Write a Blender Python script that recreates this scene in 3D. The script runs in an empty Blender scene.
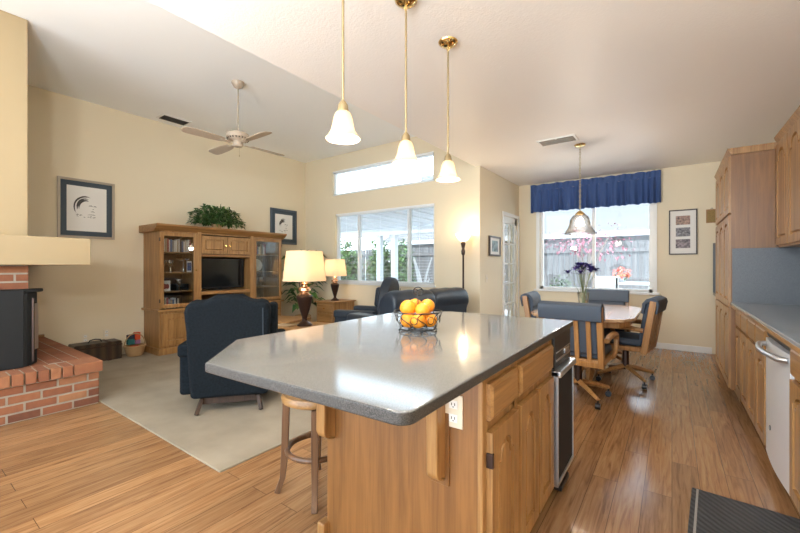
import bpy, math, random
from mathutils import Vector, Matrix
SC = bpy.context.scene
COL = SC.collection
PI = math.pi
R = math.radians
rnd = random.Random(7)

# ---------------------------------------------------------------- camera, world, exposure
cam = bpy.data.cameras.new('camera'); camo = bpy.data.objects.new('camera', cam); COL.objects.link(camo)
cam.sensor_width = 36.0; cam.lens = 378.97 / 800 * 36; cam.clip_start = 0.02; cam.clip_end = 200
camo.location = (0, 0, 1.24); camo.rotation_euler = (PI / 2, 0, R(35.6685)); SC.camera = camo
W = bpy.data.worlds.new('sky'); SC.world = W; W.use_nodes = True
_n = W.node_tree.nodes; _l = W.node_tree.links
_bg = _n['Background']; _tc = _n.new('ShaderNodeTexCoord'); _sp = _n.new('ShaderNodeSeparateXYZ')
_mr = _n.new('ShaderNodeMapRange'); _cr = _n.new('ShaderNodeValToRGB')
_l.new(_tc.outputs['Generated'], _sp.inputs[0]); _l.new(_sp.outputs['Z'], _mr.inputs['Value'])
_mr.inputs['From Min'].default_value = -0.3; _mr.inputs['From Max'].default_value = 1
_l.new(_mr.outputs[0], _cr.inputs[0]); _l.new(_cr.outputs[0], _bg.inputs['Color'])
_cr.color_ramp.elements[0].color = (0.70, 0.79, 0.86, 1); _cr.color_ramp.elements[0].position = 0.0
_cr.color_ramp.elements[1].color = (0.55, 0.75, 1.0, 1)
_e = _cr.color_ramp.elements.new(0.3); _e.color = (0.76, 0.89, 1.0, 1)
_bg.inputs['Strength'].default_value = 3.2
SUN = bpy.data.lights.new('sun', 'SUN'); SUN.energy = 4.5; SUN.angle = R(6); SUN.color = (1, 0.97, 0.92)
suno = bpy.data.objects.new('sun', SUN); COL.objects.link(suno); suno.rotation_euler = Vector((-.15, .50, -.85)).to_track_quat('-Z', 'Y').to_euler(); suno.location = (0, 20, 20)
VS = SC.view_settings
VS.view_transform = 'Standard'; VS.look = 'None'; VS.gamma = 1.0; VS.use_curve_mapping = False
VS.exposure = 1.22
LAMP = 0.6
try:
    SC.cycles.use_denoising = True; SC.cycles.max_bounces = 10; SC.cycles.diffuse_bounces = 6
    SC.cycles.transparent_max_bounces = 16; SC.cycles.sample_clamp_indirect = 6.0
    SC.cycles.caustics_reflective = False; SC.cycles.caustics_refractive = False
except Exception:
    pass

# ---------------------------------------------------------------- materials
def mat(name, col, rough=0.5, metal=0.0, bump=None, noise=None, **kw):
    """col linear rgb; noise=(scale, amount) hue-neutral tonal variation; bump=(scale, strength)"""
    m = bpy.data.materials.new(name); m.use_nodes = True
    N, L = m.node_tree.nodes, m.node_tree.links
    p = N['Principled BSDF']; p.inputs['Base Color'].default_value = (*col, 1)
    p.inputs['Roughness'].default_value = rough; p.inputs['Metallic'].default_value = metal
    for k, v in kw.items():
        p.inputs[k].default_value = v
    tc = N.new('ShaderNodeTexCoord')
    if noise:
        nz = N.new('ShaderNodeTexNoise'); nz.inputs['Scale'].default_value = noise[0]; nz.inputs['Detail'].default_value = 4
        L.new(tc.outputs['Object'], nz.inputs['Vector'])
        r = N.new('ShaderNodeValToRGB'); a = noise[1]
        r.color_ramp.elements[0].color = (*[c * (1 - a) for c in col], 1); r.color_ramp.elements[0].position = 0.3
        r.color_ramp.elements[1].color = (*[min(1, c * (1 + a)) for c in col], 1); r.color_ramp.elements[1].position = 0.7
        L.new(nz.outputs[0], r.inputs[0]); L.new(r.outputs[0], p.inputs['Base Color'])
    if bump:
        nb = N.new('ShaderNodeTexNoise'); nb.inputs['Scale'].default_value = bump[0]; nb.inputs['Detail'].default_value = 3
        L.new(tc.outputs['Object'], nb.inputs['Vector'])
        b = N.new('ShaderNodeBump'); b.inputs['Strength'].default_value = bump[1]; b.inputs['Distance'].default_value = 0.01
        L.new(nb.outputs[0], b.inputs['Height']); L.new(b.outputs[0], p.inputs['Normal'])
    return m

def wood(name, dark, light, axis='z', scale=1.0, rough=0.38, coat=0.15):
    m = bpy.data.materials.new(name); m.use_nodes = True
    N, L = m.node_tree.nodes, m.node_tree.links; p = N['Principled BSDF']
    tc = N.new('ShaderNodeTexCoord'); mp = N.new('ShaderNodeMapping'); L.new(tc.outputs['Object'], mp.inputs[0])
    s = [26 * scale] * 3; s['xyz'.index(axis)] = 1.6 * scale; mp.inputs['Scale'].default_value = s
    nz = N.new('ShaderNodeTexNoise'); nz.inputs['Scale'].default_value = 1.0; nz.inputs['Detail'].default_value = 6
    nz.inputs['Roughness'].default_value = 0.65; nz.inputs['Distortion'].default_value = 0.6
    L.new(mp.outputs[0], nz.inputs['Vector'])
    mp2 = N.new('ShaderNodeMapping'); L.new(tc.outputs['Object'], mp2.inputs[0])
    s2 = [160 * scale] * 3; s2['xyz'.index(axis)] = 5 * scale; mp2.inputs['Scale'].default_value = s2
    n2 = N.new('ShaderNodeTexNoise'); n2.inputs['Scale'].default_value = 1.0; n2.inputs['Detail'].default_value = 2
    L.new(mp2.outputs[0], n2.inputs['Vector'])
    ma = N.new('ShaderNodeMath'); ma.operation = 'MULTIPLY_ADD'; ma.inputs[1].default_value = 0.35
    L.new(n2.outputs[0], ma.inputs[0]); L.new(nz.outputs[0], ma.inputs[2])
    r = N.new('ShaderNodeValToRGB'); r.color_ramp.elements[0].color = (*dark, 1); r.color_ramp.elements[0].position = 0.48
    r.color_ramp.elements[1].color = (*light, 1); r.color_ramp.elements[1].position = 0.85
    L.new(ma.outputs[0], r.inputs[0]); L.new(r.outputs[0], p.inputs['Base Color'])
    p.inputs['Roughness'].default_value = rough; p.inputs['Coat Weight'].default_value = coat; p.inputs['Coat Roughness'].default_value = 0.2
    return m

def floor_mat():
    m = bpy.data.materials.new('laminate_planks'); m.use_nodes = True
    N, L = m.node_tree.nodes, m.node_tree.links; p = N['Principled BSDF']
    tc = N.new('ShaderNodeTexCoord'); mp = N.new('ShaderNodeMapping'); L.new(tc.outputs['Object'], mp.inputs[0])
    mp.inputs['Rotation'].default_value = (0, 0, PI / 2)
    br = N.new('ShaderNodeTexBrick'); L.new(mp.outputs[0], br.inputs['Vector'])
    br.inputs['Scale'].default_value = 1; br.inputs['Brick Width'].default_value = 1.25; br.inputs['Row Height'].default_value = 0.128
    br.inputs['Mortar Size'].default_value = 0.0016; br.inputs['Mortar Smooth'].default_value = 0.2; br.offset = 0.37; br.squash = 1
    br.inputs['Color1'].default_value = (0.0, 0.0, 0.0, 1); br.inputs['Color2'].default_value = (1, 1, 1, 1); br.inputs['Mortar'].default_value = (0.5, 0.5, 0.5, 1)
    mg = N.new('ShaderNodeMapping'); L.new(tc.outputs['Object'], mg.inputs[0]); mg.inputs['Scale'].default_value = (42, 2.4, 1)
    ad = N.new('ShaderNodeVectorMath'); ad.operation = 'MULTIPLY_ADD'; ad.inputs[1].default_value = (7, 13, 0)
    L.new(br.outputs['Color'], ad.inputs[0]); L.new(mg.outputs[0], ad.inputs[2])
    nz = N.new('ShaderNodeTexNoise'); nz.inputs['Scale'].default_value = 1; nz.inputs['Detail'].default_value = 7; nz.inputs['Distortion'].default_value = 1.1
    nz.inputs['Roughness'].default_value = 0.62
    L.new(ad.outputs[0], nz.inputs['Vector'])
    r = N.new('ShaderNodeValToRGB'); cr = r.color_ramp
    cr.elements[0].color = (0.15, 0.068, 0.027, 1); cr.elements[0].position = 0.28
    cr.elements[1].color = (0.38, 0.212, 0.098, 1); cr.elements[1].position = 0.66
    e = cr.elements.new(0.46); e.color = (0.295, 0.150, 0.064, 1)
    L.new(nz.outputs[0], r.inputs[0])
    hs = N.new('ShaderNodeHueSaturation'); vr = N.new('ShaderNodeMapRange'); vr.inputs['To Min'].default_value = 0.84; vr.inputs['To Max'].default_value = 1.14
    L.new(br.outputs['Color'], vr.inputs['Value']); L.new(vr.outputs[0], hs.inputs['Value']); L.new(r.outputs[0], hs.inputs['Color'])
    mx = N.new('ShaderNodeMix'); mx.data_type = 'RGBA'; L.new(br.outputs['Fac'], mx.inputs['Factor'])
    L.new(hs.outputs[0], mx.inputs['A']); mx.inputs['B'].default_value = (0.10, 0.048, 0.02, 1)
    L.new(mx.outputs['Result'], p.inputs['Base Color']); p.inputs['Roughness'].default_value = 0.20
    b = N.new('ShaderNodeBump'); b.inputs['Strength'].default_value = 0.12; b.inputs['Distance'].default_value = 0.004
    L.new(nz.outputs[0], b.inputs['Height']); L.new(b.outputs[0], p.inputs['Normal'])
    return m

def brick_mat():
    m = bpy.data.materials.new('red_brick'); m.use_nodes = True
    N, L = m.node_tree.nodes, m.node_tree.links; p = N['Principled BSDF']
    at = N.new('ShaderNodeAttribute'); at.attribute_name = 'tone'
    r = N.new('ShaderNodeValToRGB'); cr = r.color_ramp
    cr.elements[0].color = (0.15, 0.052, 0.026, 1); cr.elements[1].color = (0.36, 0.165, 0.075, 1)
    e = cr.elements.new(0.5); e.color = (0.27, 0.098, 0.045, 1)
    tc = N.new('ShaderNodeTexCoord'); nz = N.new('ShaderNodeTexNoise'); nz.inputs['Scale'].default_value = 22; nz.inputs['Detail'].default_value = 5
    L.new(tc.outputs['Object'], nz.inputs['Vector'])
    ma = N.new('ShaderNodeMath'); ma.operation = 'MULTIPLY_ADD'; ma.inputs[1].default_value = 0.55
    sb = N.new('ShaderNodeMath'); sb.operation = 'SUBTRACT'; sb.inputs[1].default_value = 0.28
    L.new(nz.outputs[0], ma.inputs[0]); L.new(at.outputs['Fac'], ma.inputs[2]); L.new(ma.outputs[0], sb.inputs[0]); L.new(sb.outputs[0], r.inputs[0])
    L.new(r.outputs[0], p.inputs['Base Color']); p.inputs['Roughness'].default_value = 0.8
    b = N.new('ShaderNodeBump'); b.inputs['Strength'].default_value = 0.4; b.inputs['Distance'].default_value = 0.006
    n2 = N.new('ShaderNodeTexNoise'); n2.inputs['Scale'].default_value = 90; L.new(tc.outputs['Object'], n2.inputs['Vector'])
    L.new(n2.outputs[0], b.inputs['Height']); L.new(b.outputs[0], p.inputs['Normal'])
    return m

def glass_mat(name, tint=(1, 1, 1), gloss=0.08, rough=0.0):
    m = bpy.data.materials.new(name); m.use_nodes = True
    N, L = m.node_tree.nodes, m.node_tree.links; N.remove(N['Principled BSDF'])
    t = N.new('ShaderNodeBsdfTransparent'); t.inputs[0].default_value = (*tint, 1)
    g = N.new('ShaderNodeBsdfGlossy'); g.inputs['Roughness'].default_value = rough
    f = N.new('ShaderNodeLayerWeight'); f.inputs['Blend'].default_value = 0.25
    ma = N.new('ShaderNodeMath'); ma.operation = 'MULTIPLY_ADD'; ma.inputs[1].default_value = 0.6; ma.inputs[2].default_value = gloss * 0.5
    L.new(f.outputs['Fresnel'], ma.inputs[0])
    mx = N.new('ShaderNodeMixShader'); L.new(ma.outputs[0], mx.inputs[0]); L.new(t.outputs[0], mx.inputs[1]); L.new(g.outputs[0], mx.inputs[2])
    L.new(mx.outputs[0], N['Material Output'].inputs[0])
    return m

def shade_mat(name, col, emit, strength, trans=0.55):
    """lampshade: translucent, giving off the bulb's light"""
    m = bpy.data.materials.new(name); m.use_nodes = True
    N, L = m.node_tree.nodes, m.node_tree.links; N.remove(N['Principled BSDF'])
    d = N.new('ShaderNodeBsdfDiffuse'); d.inputs[0].default_value = (*col, 1)
    t = N.new('ShaderNodeBsdfTranslucent'); t.inputs[0].default_value = (*col, 1)
    e = N.new('ShaderNodeEmission'); e.inputs[0].default_value = (*emit, 1); e.inputs[1].default_value = strength
    mx = N.new('ShaderNodeMixShader'); mx.inputs[0].default_value = trans
    L.new(d.outputs[0], mx.inputs[1]); L.new(t.outputs[0], mx.inputs[2])
    a = N.new('ShaderNodeAddShader'); L.new(mx.outputs[0], a.inputs[0]); L.new(e.outputs[0], a.inputs[1])
    L.new(a.outputs[0], N['Material Output'].inputs[0])
    return m

def counter_mat(name, col, speck, rough=0.12):
    m = mat(name, col, rough)
    N, L = m.node_tree.nodes, m.node_tree.links; p = N['Principled BSDF']
    tc = N.new('ShaderNodeTexCoord'); nz = N.new('ShaderNodeTexNoise'); nz.inputs['Scale'].default_value = 330; nz.inputs['Detail'].default_value = 1
    L.new(tc.outputs['Object'], nz.inputs['Vector']); r = N.new('ShaderNodeValToRGB')
    r.color_ramp.elements[0].color = (*[c * (1 - speck) for c in col], 1); r.color_ramp.elements[0].position = 0.35
    r.color_ramp.elements[1].color = (*[c * (1 + speck) for c in col], 1); r.color_ramp.elements[1].position = 0.65
    L.new(nz.outputs[0], r.inputs[0]); L.new(r.outputs[0], p.inputs['Base Color'])
    return m

def stripe_mat(name, c1, c2, axis, scale, rough=0.7):
    m = mat(name, c1, rough); N, L = m.node_tree.nodes, m.node_tree.links; p = N['Principled BSDF']
    tc = N.new('ShaderNodeTexCoord'); w = N.new('ShaderNodeTexWave'); w.bands_direction = axis; w.inputs['Scale'].default_value = scale
    w.inputs['Distortion'].default_value = 0.6; w.inputs['Detail'].default_value = 1
    L.new(tc.outputs['Object'], w.inputs['Vector']); r = N.new('ShaderNodeValToRGB')
    r.color_ramp.elements[0].color = (*c1, 1); r.color_ramp.elements[1].color = (*c2, 1)
    L.new(w.outputs['Fac'], r.inputs[0]); L.new(r.outputs[0], p.inputs['Base Color'])
    b = N.new('ShaderNodeBump'); b.inputs['Strength'].default_value = 0.5; b.inputs['Distance'].default_value = 0.004
    L.new(w.outputs['Fac'], b.inputs['Height']); L.new(b.outputs[0], p.inputs['Normal'])
    return m

M = dict(
    tan=mat('tan_paint_darkened', (0.38, 0.288, 0.163), 0.75, bump=(120, 0.06)),  # tan chimney and mantel paint, darkened to offset lamp light falling on it
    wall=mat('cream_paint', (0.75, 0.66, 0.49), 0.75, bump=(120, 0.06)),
    ceil=mat('white_textured_ceiling', (0.91, 0.87, 0.825), 0.45, bump=(70, 0.16)),
    ceil2=mat('living_ceiling_paint', (0.90, 0.915, 0.915), 0.8, bump=(90, 0.06)),
    floor=floor_mat(),
    carpet=mat('beige_carpet', (0.33, 0.275, 0.20), 0.95, bump=(260, 0.6), noise=(3.5, 0.13)),
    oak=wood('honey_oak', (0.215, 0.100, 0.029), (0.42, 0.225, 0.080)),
    oakx=wood('honey_oak_lengthwise', (0.215, 0.100, 0.029), (0.42, 0.225, 0.080), 'x'),
    oaky=wood('honey_oak_depthwise', (0.215, 0.100, 0.029), (0.42, 0.225, 0.080), 'y'),
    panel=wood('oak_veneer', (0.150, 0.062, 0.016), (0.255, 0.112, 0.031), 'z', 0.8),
    chairoak=wood('chair_oak', (0.24, 0.105, 0.030), (0.46, 0.24, 0.085), 'z', 1.2),
    tabletop=wood('table_top_oak', (0.42, 0.24, 0.12), (0.62, 0.40, 0.23), 'y', 1.0, 0.2, 0.4),
    darkwood=wood('dark_walnut', (0.020, 0.009, 0.004), (0.060, 0.027, 0.012), 'z', 1.0, 0.6, 0.0),
    stoolwood=wood('stool_wood', (0.085, 0.040, 0.018), (0.19, 0.092, 0.043)),
    interior=mat('dark_cabinet_back', (0.14, 0.075, 0.035), 0.7),  # dark brown back panel of the entertainment cabinet
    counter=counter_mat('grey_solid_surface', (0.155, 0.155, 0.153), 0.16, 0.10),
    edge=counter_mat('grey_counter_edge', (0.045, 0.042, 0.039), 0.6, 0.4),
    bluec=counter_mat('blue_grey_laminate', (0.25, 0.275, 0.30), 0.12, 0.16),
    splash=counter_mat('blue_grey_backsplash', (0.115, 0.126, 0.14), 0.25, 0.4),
    denim=mat('navy_fabric', (0.0075, 0.0108, 0.0145), 0.9, bump=(300, 0.35), noise=(60, 0.35), **{'Specular IOR Level': .15}),
    leather=mat('slate_blue_leather', (0.020, 0.030, 0.045), 0.42, bump=(120, 0.12)),
    chairblue=mat('slate_chair_fabric', (0.050, 0.068, 0.098), 0.7, bump=(200, 0.2)),
    piping=mat('light_blue_piping', (0.03, 0.045, 0.062), 0.7),
    brick=brick_mat(), mortar=mat('grey_mortar', (0.36, 0.32, 0.26), 0.9, bump=(150, 0.4)),
    iron=mat('charcoal_stove_metal', (0.014, 0.0155, 0.017), 0.6, **{'Specular IOR Level': .25}), black=mat('black_metal', (0.012, 0.011, 0.010), 0.4),
    blackplastic=mat('black_plastic', (0.010, 0.010, 0.012), 0.35),
    bronze=mat('bronze_lamp_metal', (0.055, 0.030, 0.022), 0.28, 0.6), copper=mat('copper_band', (0.55, 0.33, 0.20), 0.25, 0.9),
    brass=mat('polished_brass', (0.80, 0.57, 0.25), 0.16, 1.0), satin=mat('satin_brass_rod', (0.40, 0.31, 0.17), 0.35, 0.8),
    steel=mat('brushed_steel', (0.66, 0.68, 0.71), 0.28, 0.9), silver=mat('stainless_front', (0.80, 0.82, 0.85), 0.32, 0.35),
    chrome=mat('chrome', (0.8, 0.8, 0.8), 0.08, 1.0),
    white=mat('white_trim_paint', (0.80, 0.80, 0.78), 0.4), offwhite=mat('almond_plastic', (0.74, 0.66, 0.52), 0.4),
    fanm=mat('pale_beige_fan_enamel', (0.46, 0.375, 0.29), 0.4), vent=mat('vent_slot_dark', (0.05, 0.045, 0.04), 0.7),
    blind=mat('white_blind_slat', (0.85, 0.87, 0.88), 0.5),
    glass=glass_mat('window_glass', (0.97, 0.99, 0.99), 0.01), cabglass=glass_mat('cabinet_glass', (0.93, 0.95, 0.95), 0.16),
    clear=glass_mat('clear_vase_glass', (0.95, 0.98, 0.97), 0.12),
    ribbed=glass_mat('ribbed_lamp_glass', (0.97, 0.95, 0.93), 0.25, 0.12),
    valance=mat('royal_blue_cotton', (0.042, 0.088, 0.235), 0.8),
    paper=mat('white_paper', (0.78, 0.76, 0.72), 0.7), matblue=mat('slate_blue_picture_mat', (0.05, 0.07, 0.09), 0.7),
    silverframe=mat('pewter_frame', (0.42, 0.36, 0.29), 0.4, 0.4), darkframe=mat('dark_brown_frame', (0.035, 0.018, 0.012), 0.4),
    blueframe=mat('blue_grey_frame', (0.08, 0.10, 0.13), 0.4), ink=mat('pencil_ink', (0.06, 0.055, 0.05), 0.8),
    bellglass=shade_mat('alabaster_bell_glass', (0.62, 0.50, 0.36), (1.0, 0.74, 0.46), 0.15, 0.42),
    lampshade=shade_mat('linen_lampshade', (0.80, 0.68, 0.52), (1.0, 0.80, 0.56), 0.06, 0.55),
    bulb=shade_mat('lit_bulb', (1, 1, 1), (1.0, 0.82, 0.58), 6.0),
    orange=mat('orange_peel', (0.88, 0.31, 0.018), 0.42, bump=(220, 0.2)),
    leaf=mat('green_leaf', (0.055, 0.13, 0.035), 0.45, noise=(9, 0.55)), leafp=mat('pale_leaf', (0.14, 0.24, 0.06), 0.45, noise=(9, 0.4)),
    stem=mat('stem_green', (0.13, 0.17, 0.06), 0.6), purple=mat('purple_petal', (0.045, 0.03, 0.15), 0.6), red=mat('coral_petal', (0.75, 0.16, 0.10), 0.6),
    wicker=stripe_mat('natural_wicker', (0.34, 0.20, 0.085), (0.58, 0.39, 0.20), 'Z', 28),
    screen=mat('tv_screen_glass', (0.008, 0.009, 0.010), 0.12), mat_rubber=stripe_mat('ribbed_black_rubber', (0.018, 0.018, 0.020), (0.055, 0.055, 0.058), 'DIAGONAL', 14, 0.6),
    matedge=mat('pale_mat_edge', (0.35, 0.33, 0.30), 0.7),
    trunk=stripe_mat('dark_leather_case', (0.020, 0.012, 0.007), (0.065, 0.038, 0.018), 'Y', 3, 0.4),
    ground=mat('patio_concrete', (0.68, 0.67, 0.65), 0.9, noise=(2, 0.05)),
    fence=wood('weathered_fence', (0.060, 0.057, 0.057), (0.135, 0.13, 0.13), 'z', 0.7, 0.9, 0.0),
    shingle=mat('pale_roof_shingle', (0.085, 0.082, 0.08), 0.9, noise=(30, 0.2)), stucco=mat('pale_stucco', (0.13, 0.135, 0.14), 0.9),
    hedge=mat('hedge_leaf', (0.07, 0.13, 0.03), 0.55, noise=(3, 0.7)), maple=mat('pink_maple_leaf', (0.26, 0.065, 0.095), 0.6, noise=(4, 0.3)),
    palegreen=mat('pale_tree_leaf', (0.05, 0.075, 0.03), 0.6, noise=(3, 0.4)), bark=mat('grey_bark', (0.16, 0.13, 0.11), 0.9),
    whitebark=mat('white_bark', (0.40, 0.39, 0.38), 0.8), patio=mat('white_patio_paint', (0.40, 0.41, 0.42), 0.6),
    cork=mat('cork_board', (0.30, 0.20, 0.075), 0.9, noise=(200, 0.3)), teal=mat('teal_cloth', (0.02, 0.13, 0.13), 0.8), redc=mat('red_cloth', (0.55, 0.07, 0.02), 0.8),
    lilac=mat('lilac_cloth', (0.33, 0.15, 0.27), 0.8), navy=mat('navy_cloth', (0.02, 0.03, 0.06), 0.8),
)
SPINES = [mat('spine_%s' % n, c, 0.4) for n, c in (('white', (0.6, 0.58, 0.54)), ('tan', (0.36, 0.26, 0.16)), ('red', (0.30, 0.05, 0.04)), ('black', (0.03, 0.03, 0.035)),
          ('blue', (0.05, 0.10, 0.22)), ('grey', (0.25, 0.24, 0.23)), ('cream', (0.55, 0.47, 0.35)))]

# ---------------------------------------------------------------- mesh building
class B:
    def __init__(s): s.v = []; s.f = []; s.m = []; s.t = []
    def add(s, vs, fs, mi=0, tone=0.5):
        o = len(s.v); s.v += [tuple(v) for v in vs]; s.f += [tuple(i + o for i in f) for f in fs]; s.m += [mi] * len(fs); s.t += [tone] * len(fs); return s
    def box(s, x0, y0, z0, x1, y1, z1, mi=0, tone=0.5, rot=None, c=None):
        if x1 < x0: x0, x1 = x1, x0
        if y1 < y0: y0, y1 = y1, y0
        if z1 < z0: z0, z1 = z1, z0
        vs = [(x, y, z) for z in (z0, z1) for x, y in ((x0, y0), (x1, y0), (x1, y1), (x0, y1))]
        if rot is not None:
            c = Vector(c or ((x0 + x1) / 2, (y0 + y1) / 2, (z0 + z1) / 2)); vs = [tuple(rot @ (Vector(v) - c) + c) for v in vs]
        return s.add(vs, [(3, 2, 1, 0), (4, 5, 6, 7), (0, 1, 5, 4), (1, 2, 6, 5), (2, 3, 7, 6), (3, 0, 4, 7)], mi, tone)
    def prism(s, pts, axis, a, b, mi=0):
        """pts 2D outline; axis 'x' -> (y,z), 'y' -> (x,z), 'z' -> (x,y)"""
        f = {'x': lambda p, h: (h, p[0], p[1]), 'y': lambda p, h: (p[0], h, p[1]), 'z': lambda p, h: (p[0], p[1], h)}[axis]
        n = len(pts); vs = [f(p, a) for p in pts] + [f(p, b) for p in pts]
        fs = [tuple(range(n))[::-1], tuple(range(n, 2 * n))] + [(i, (i + 1) % n, n + (i + 1) % n, n + i) for i in range(n)]
        return s.add(vs, fs, mi)
    def loft(s, rings, closed=True, caps=True, mi=0):
        n = len(rings[0]); vs = [p for r in rings for p in r]; fs = []
        for k in range(len(rings) - 1):
            for i in range(n if closed else n - 1):
                j = (i + 1) % n; fs.append((k * n + i, k * n + j, (k + 1) * n + j, (k + 1) * n + i))
        if caps: fs += [tuple(range(n))[::-1], tuple(range((len(rings) - 1) * n, len(rings) * n))]
        return s.add(vs, fs, mi)
    def tube(s, path, r, n=8, closed=False, mi=0, flat=1.0):
        path = [Vector(p) for p in path]; L = len(path); rr = r if isinstance(r, (list, tuple)) else [r] * L
        rings = []; up = None
        for i, p in enumerate(path):
            a = path[(i - 1) % L] if (closed or i > 0) else p; b = path[(i + 1) % L] if (closed or i < L - 1) else p
            d = (b - a).normalized()
            if up is None:
                up = Vector((0, 0, 1)) if abs(d.z) < 0.9 else Vector((1, 0, 0))
            up = (up - d * up.dot(d)).normalized(); side = d.cross(up)
            rings.append([tuple(p + (side * math.cos(2 * PI * k / n) + up * math.sin(2 * PI * k / n) * flat) * rr[i]) for k in range(n)])
        if closed: rings.append(rings[0])
        return s.loft(rings, caps=not closed, mi=mi)
    def lathe(s, prof, n=24, c=(0, 0, 0), mi=0, caps=True):
        rings = [[(c[0] + r * math.cos(2 * PI * k / n), c[1] + r * math.sin(2 * PI * k / n), c[2] + z) for k in range(n)] for r, z in prof]
        return s.loft(rings, caps=caps, mi=mi)
    def ball(s, c, r, n=14, mi=0, sq=(1, 1, 1)):
        k = n // 2; prof = [(max(1e-4, r * math.sin(PI * i / k)), -r * math.cos(PI * i / k)) for i in range(k + 1)]
        rings = [[(c[0] + q * sq[0] * math.cos(2 * PI * j / n), c[1] + q * sq[1] * math.sin(2 * PI * j / n), c[2] + z * sq[2]) for j in range(n)] for q, z in prof]
        return s.loft(rings, mi=mi)
    def leaf(s, p, d, L, w, mi=0, droop=0.25):
        p = Vector(p); d = Vector(d).normalized(); side = d.cross(Vector((0, 0, 1)))
        side = side.normalized() if side.length > 1e-3 else Vector((1, 0, 0)); up = side.cross(d)
        m = p + d * L * 0.5 - up * 0.0; t = p + d * L - Vector((0, 0, 1)) * L * droop
        return s.add([p, m + side * w / 2 + up * w * 0.15, t, m - side * w / 2 + up * w * 0.15, m], [(0, 4, 1), (1, 4, 2), (2, 4, 3), (3, 4, 0)], mi)
    def cloud(s, c, rad, n, size, rg, mi=0, top=False):
        for _ in range(n):
            while True:
                q = Vector((rg.uniform(-1, 1), rg.uniform(-1, 1), rg.uniform(0 if top else -1, 1)))
                if 0.25 < q.length < 1: break
            p = (c[0] + q.x * rad[0], c[1] + q.y * rad[1], c[2] + q.z * rad[2])
            d = Vector((q.x + rg.uniform(-.6, .6), q.y + rg.uniform(-.6, .6), q.z * 0.6 + rg.uniform(-.5, .4)))
            k = size * rg.uniform(0.7, 1.3); s.leaf(p, d, k, k * 0.6, mi)
        return s

def obj(name, b, mats, parent=None, bevel=0.0, seg=2, smooth=False, loc=None, rot=None, sub=0, tone=False, kind=None):
    me = bpy.data.meshes.new(name); me.from_pydata(b.v, [], b.f)
    for mm in (mats if isinstance(mats, (list, tuple)) else [mats]): me.materials.append(mm)
    me.polygons.foreach_set('material_index', b.m); me.update()
    import bmesh
    bm = bmesh.new(); bm.from_mesh(me); bmesh.ops.recalc_face_normals(bm, faces=bm.faces); bm.to_mesh(me); bm.free()
    if tone:
        at = me.attributes.new('tone', 'FLOAT', 'FACE'); at.data.foreach_set('value', b.t)
    if smooth or bevel or sub: me.polygons.foreach_set('use_smooth', [True] * len(me.polygons))
    if smooth and not bevel and not sub: me.set_sharp_from_angle(angle=R(42))
    o = bpy.data.objects.new(name, me); COL.objects.link(o)
    if parent is not None: o.parent = parent
    if loc: o.location = loc
    if rot: o.rotation_euler = rot
    if bevel:
        md = o.modifiers.new('soft_edges', 'BEVEL'); md.width = bevel; md.segments = seg; md.limit_method = 'ANGLE'; md.angle_limit = R(35); md.harden_normals = True
    if sub:
        md = o.modifiers.new('rounding', 'SUBSURF'); md.levels = sub; md.render_levels = sub
    if kind: o['kind'] = kind
    return o

def tag(o, label, cat, group=None, kind=None):
    o['label'] = label; o['category'] = cat
    if group: o['group'] = group
    if kind: o['kind'] = kind
    return o
def thing(name, label, cat, loc=(0, 0, 0), rz=0.0, group=None):
    o = bpy.data.objects.new(name, None); o.empty_display_size = 0.1; COL.objects.link(o)
    o.location = loc; o.rotation_euler = (0, 0, rz); return tag(o, label, cat, group)
def copy_tree(o, parent=None):
    c = o.copy(); COL.objects.link(c)
    if parent is not None: c.parent = parent
    for ch in list(o.children): copy_tree(ch, c)
    return c
def struct(name, b, m, parent=None, **k): return obj(name, b, m, parent, kind='structure', **k)
def light(name, kind, loc, energy, col, size=0.05, parent=None):
    l = bpy.data.lights.new(name, kind); l.energy = energy * LAMP; l.color = col
    if kind == 'POINT': l.shadow_soft_size = size
    o = bpy.data.objects.new(name, l); COL.objects.link(o); o.location = loc
    if parent is not None: o.parent = parent
    return o
def arc(cx, cz, r, a0, a1, n): return [(cx + r * math.cos(R(a0 + (a1 - a0) * i / n)), cz + r * math.sin(R(a0 + (a1 - a0) * i / n))) for i in range(n + 1)]

# ================================================================ SETTING
XL, YW, YD, XD, XR = -6.25, 5.30, 6.95, -2.29, 1.08      # side wall, living window wall, dining wall, door wall, kitchen wall
ZK, ZL, Y0 = 2.72, 3.41, -3.0
struct('floor', B().box(XL - .15, Y0, -.1, XR + .15, YD + .15, 0), M['floor'])
cp = B().prism([(XL, 1.215), (-2.2, 1.215), (-2.2, YW), (XL, YW)], 'z', 0.0005, 0.014)
struct('floor_carpet', cp, M['carpet'], bevel=0.006)
struct('wall_living_side', B().box(XL - .15, Y0, 0, XL, YW + .15, ZL + .05), M['wall'])
def wall_holes(x0, x1, y0, y1, z1, holes):
    """wall along x with rectangular holes (hx0,hz0,hx1,hz1)"""
    b = B(); xs = sorted({x0, x1, *[h[0] for h in holes], *[h[2] for h in holes]})
    for a, c in zip(xs, xs[1:]):
        z = 0
        for h in sorted([h for h in holes if h[0] <= a and h[2] >= c], key=lambda h: h[1]):
            b.box(a, y0, z, c, y1, h[1]); z = h[3]
        b.box(a, y0, z, c, y1, z1)
    return b
WIN1 = (-5.37, 0.93, -3.12, 2.265); WIN2 = (-5.45, 2.625, -3.13, 3.11); WIN3 = (-1.92, 0.84, -0.24, 2.45)
struct('wall_living_windows', wall_holes(XL - .15, XD - .13, YW, YW + .15, ZL + .05, [WIN1, WIN2]), M['wall'])
DY0, DY1, DZ = 6.16, 6.87, 2.10
b = B().box(XD - .13, 5.2, 0, XD, DY0, ZL); b.box(XD - .13, DY0, DZ, XD, DY1, ZL); b.box(XD - .13, DY1, 0, XD, YD + .15, ZL)
struct('wall_patio_door_side', b, M['wall'])
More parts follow.
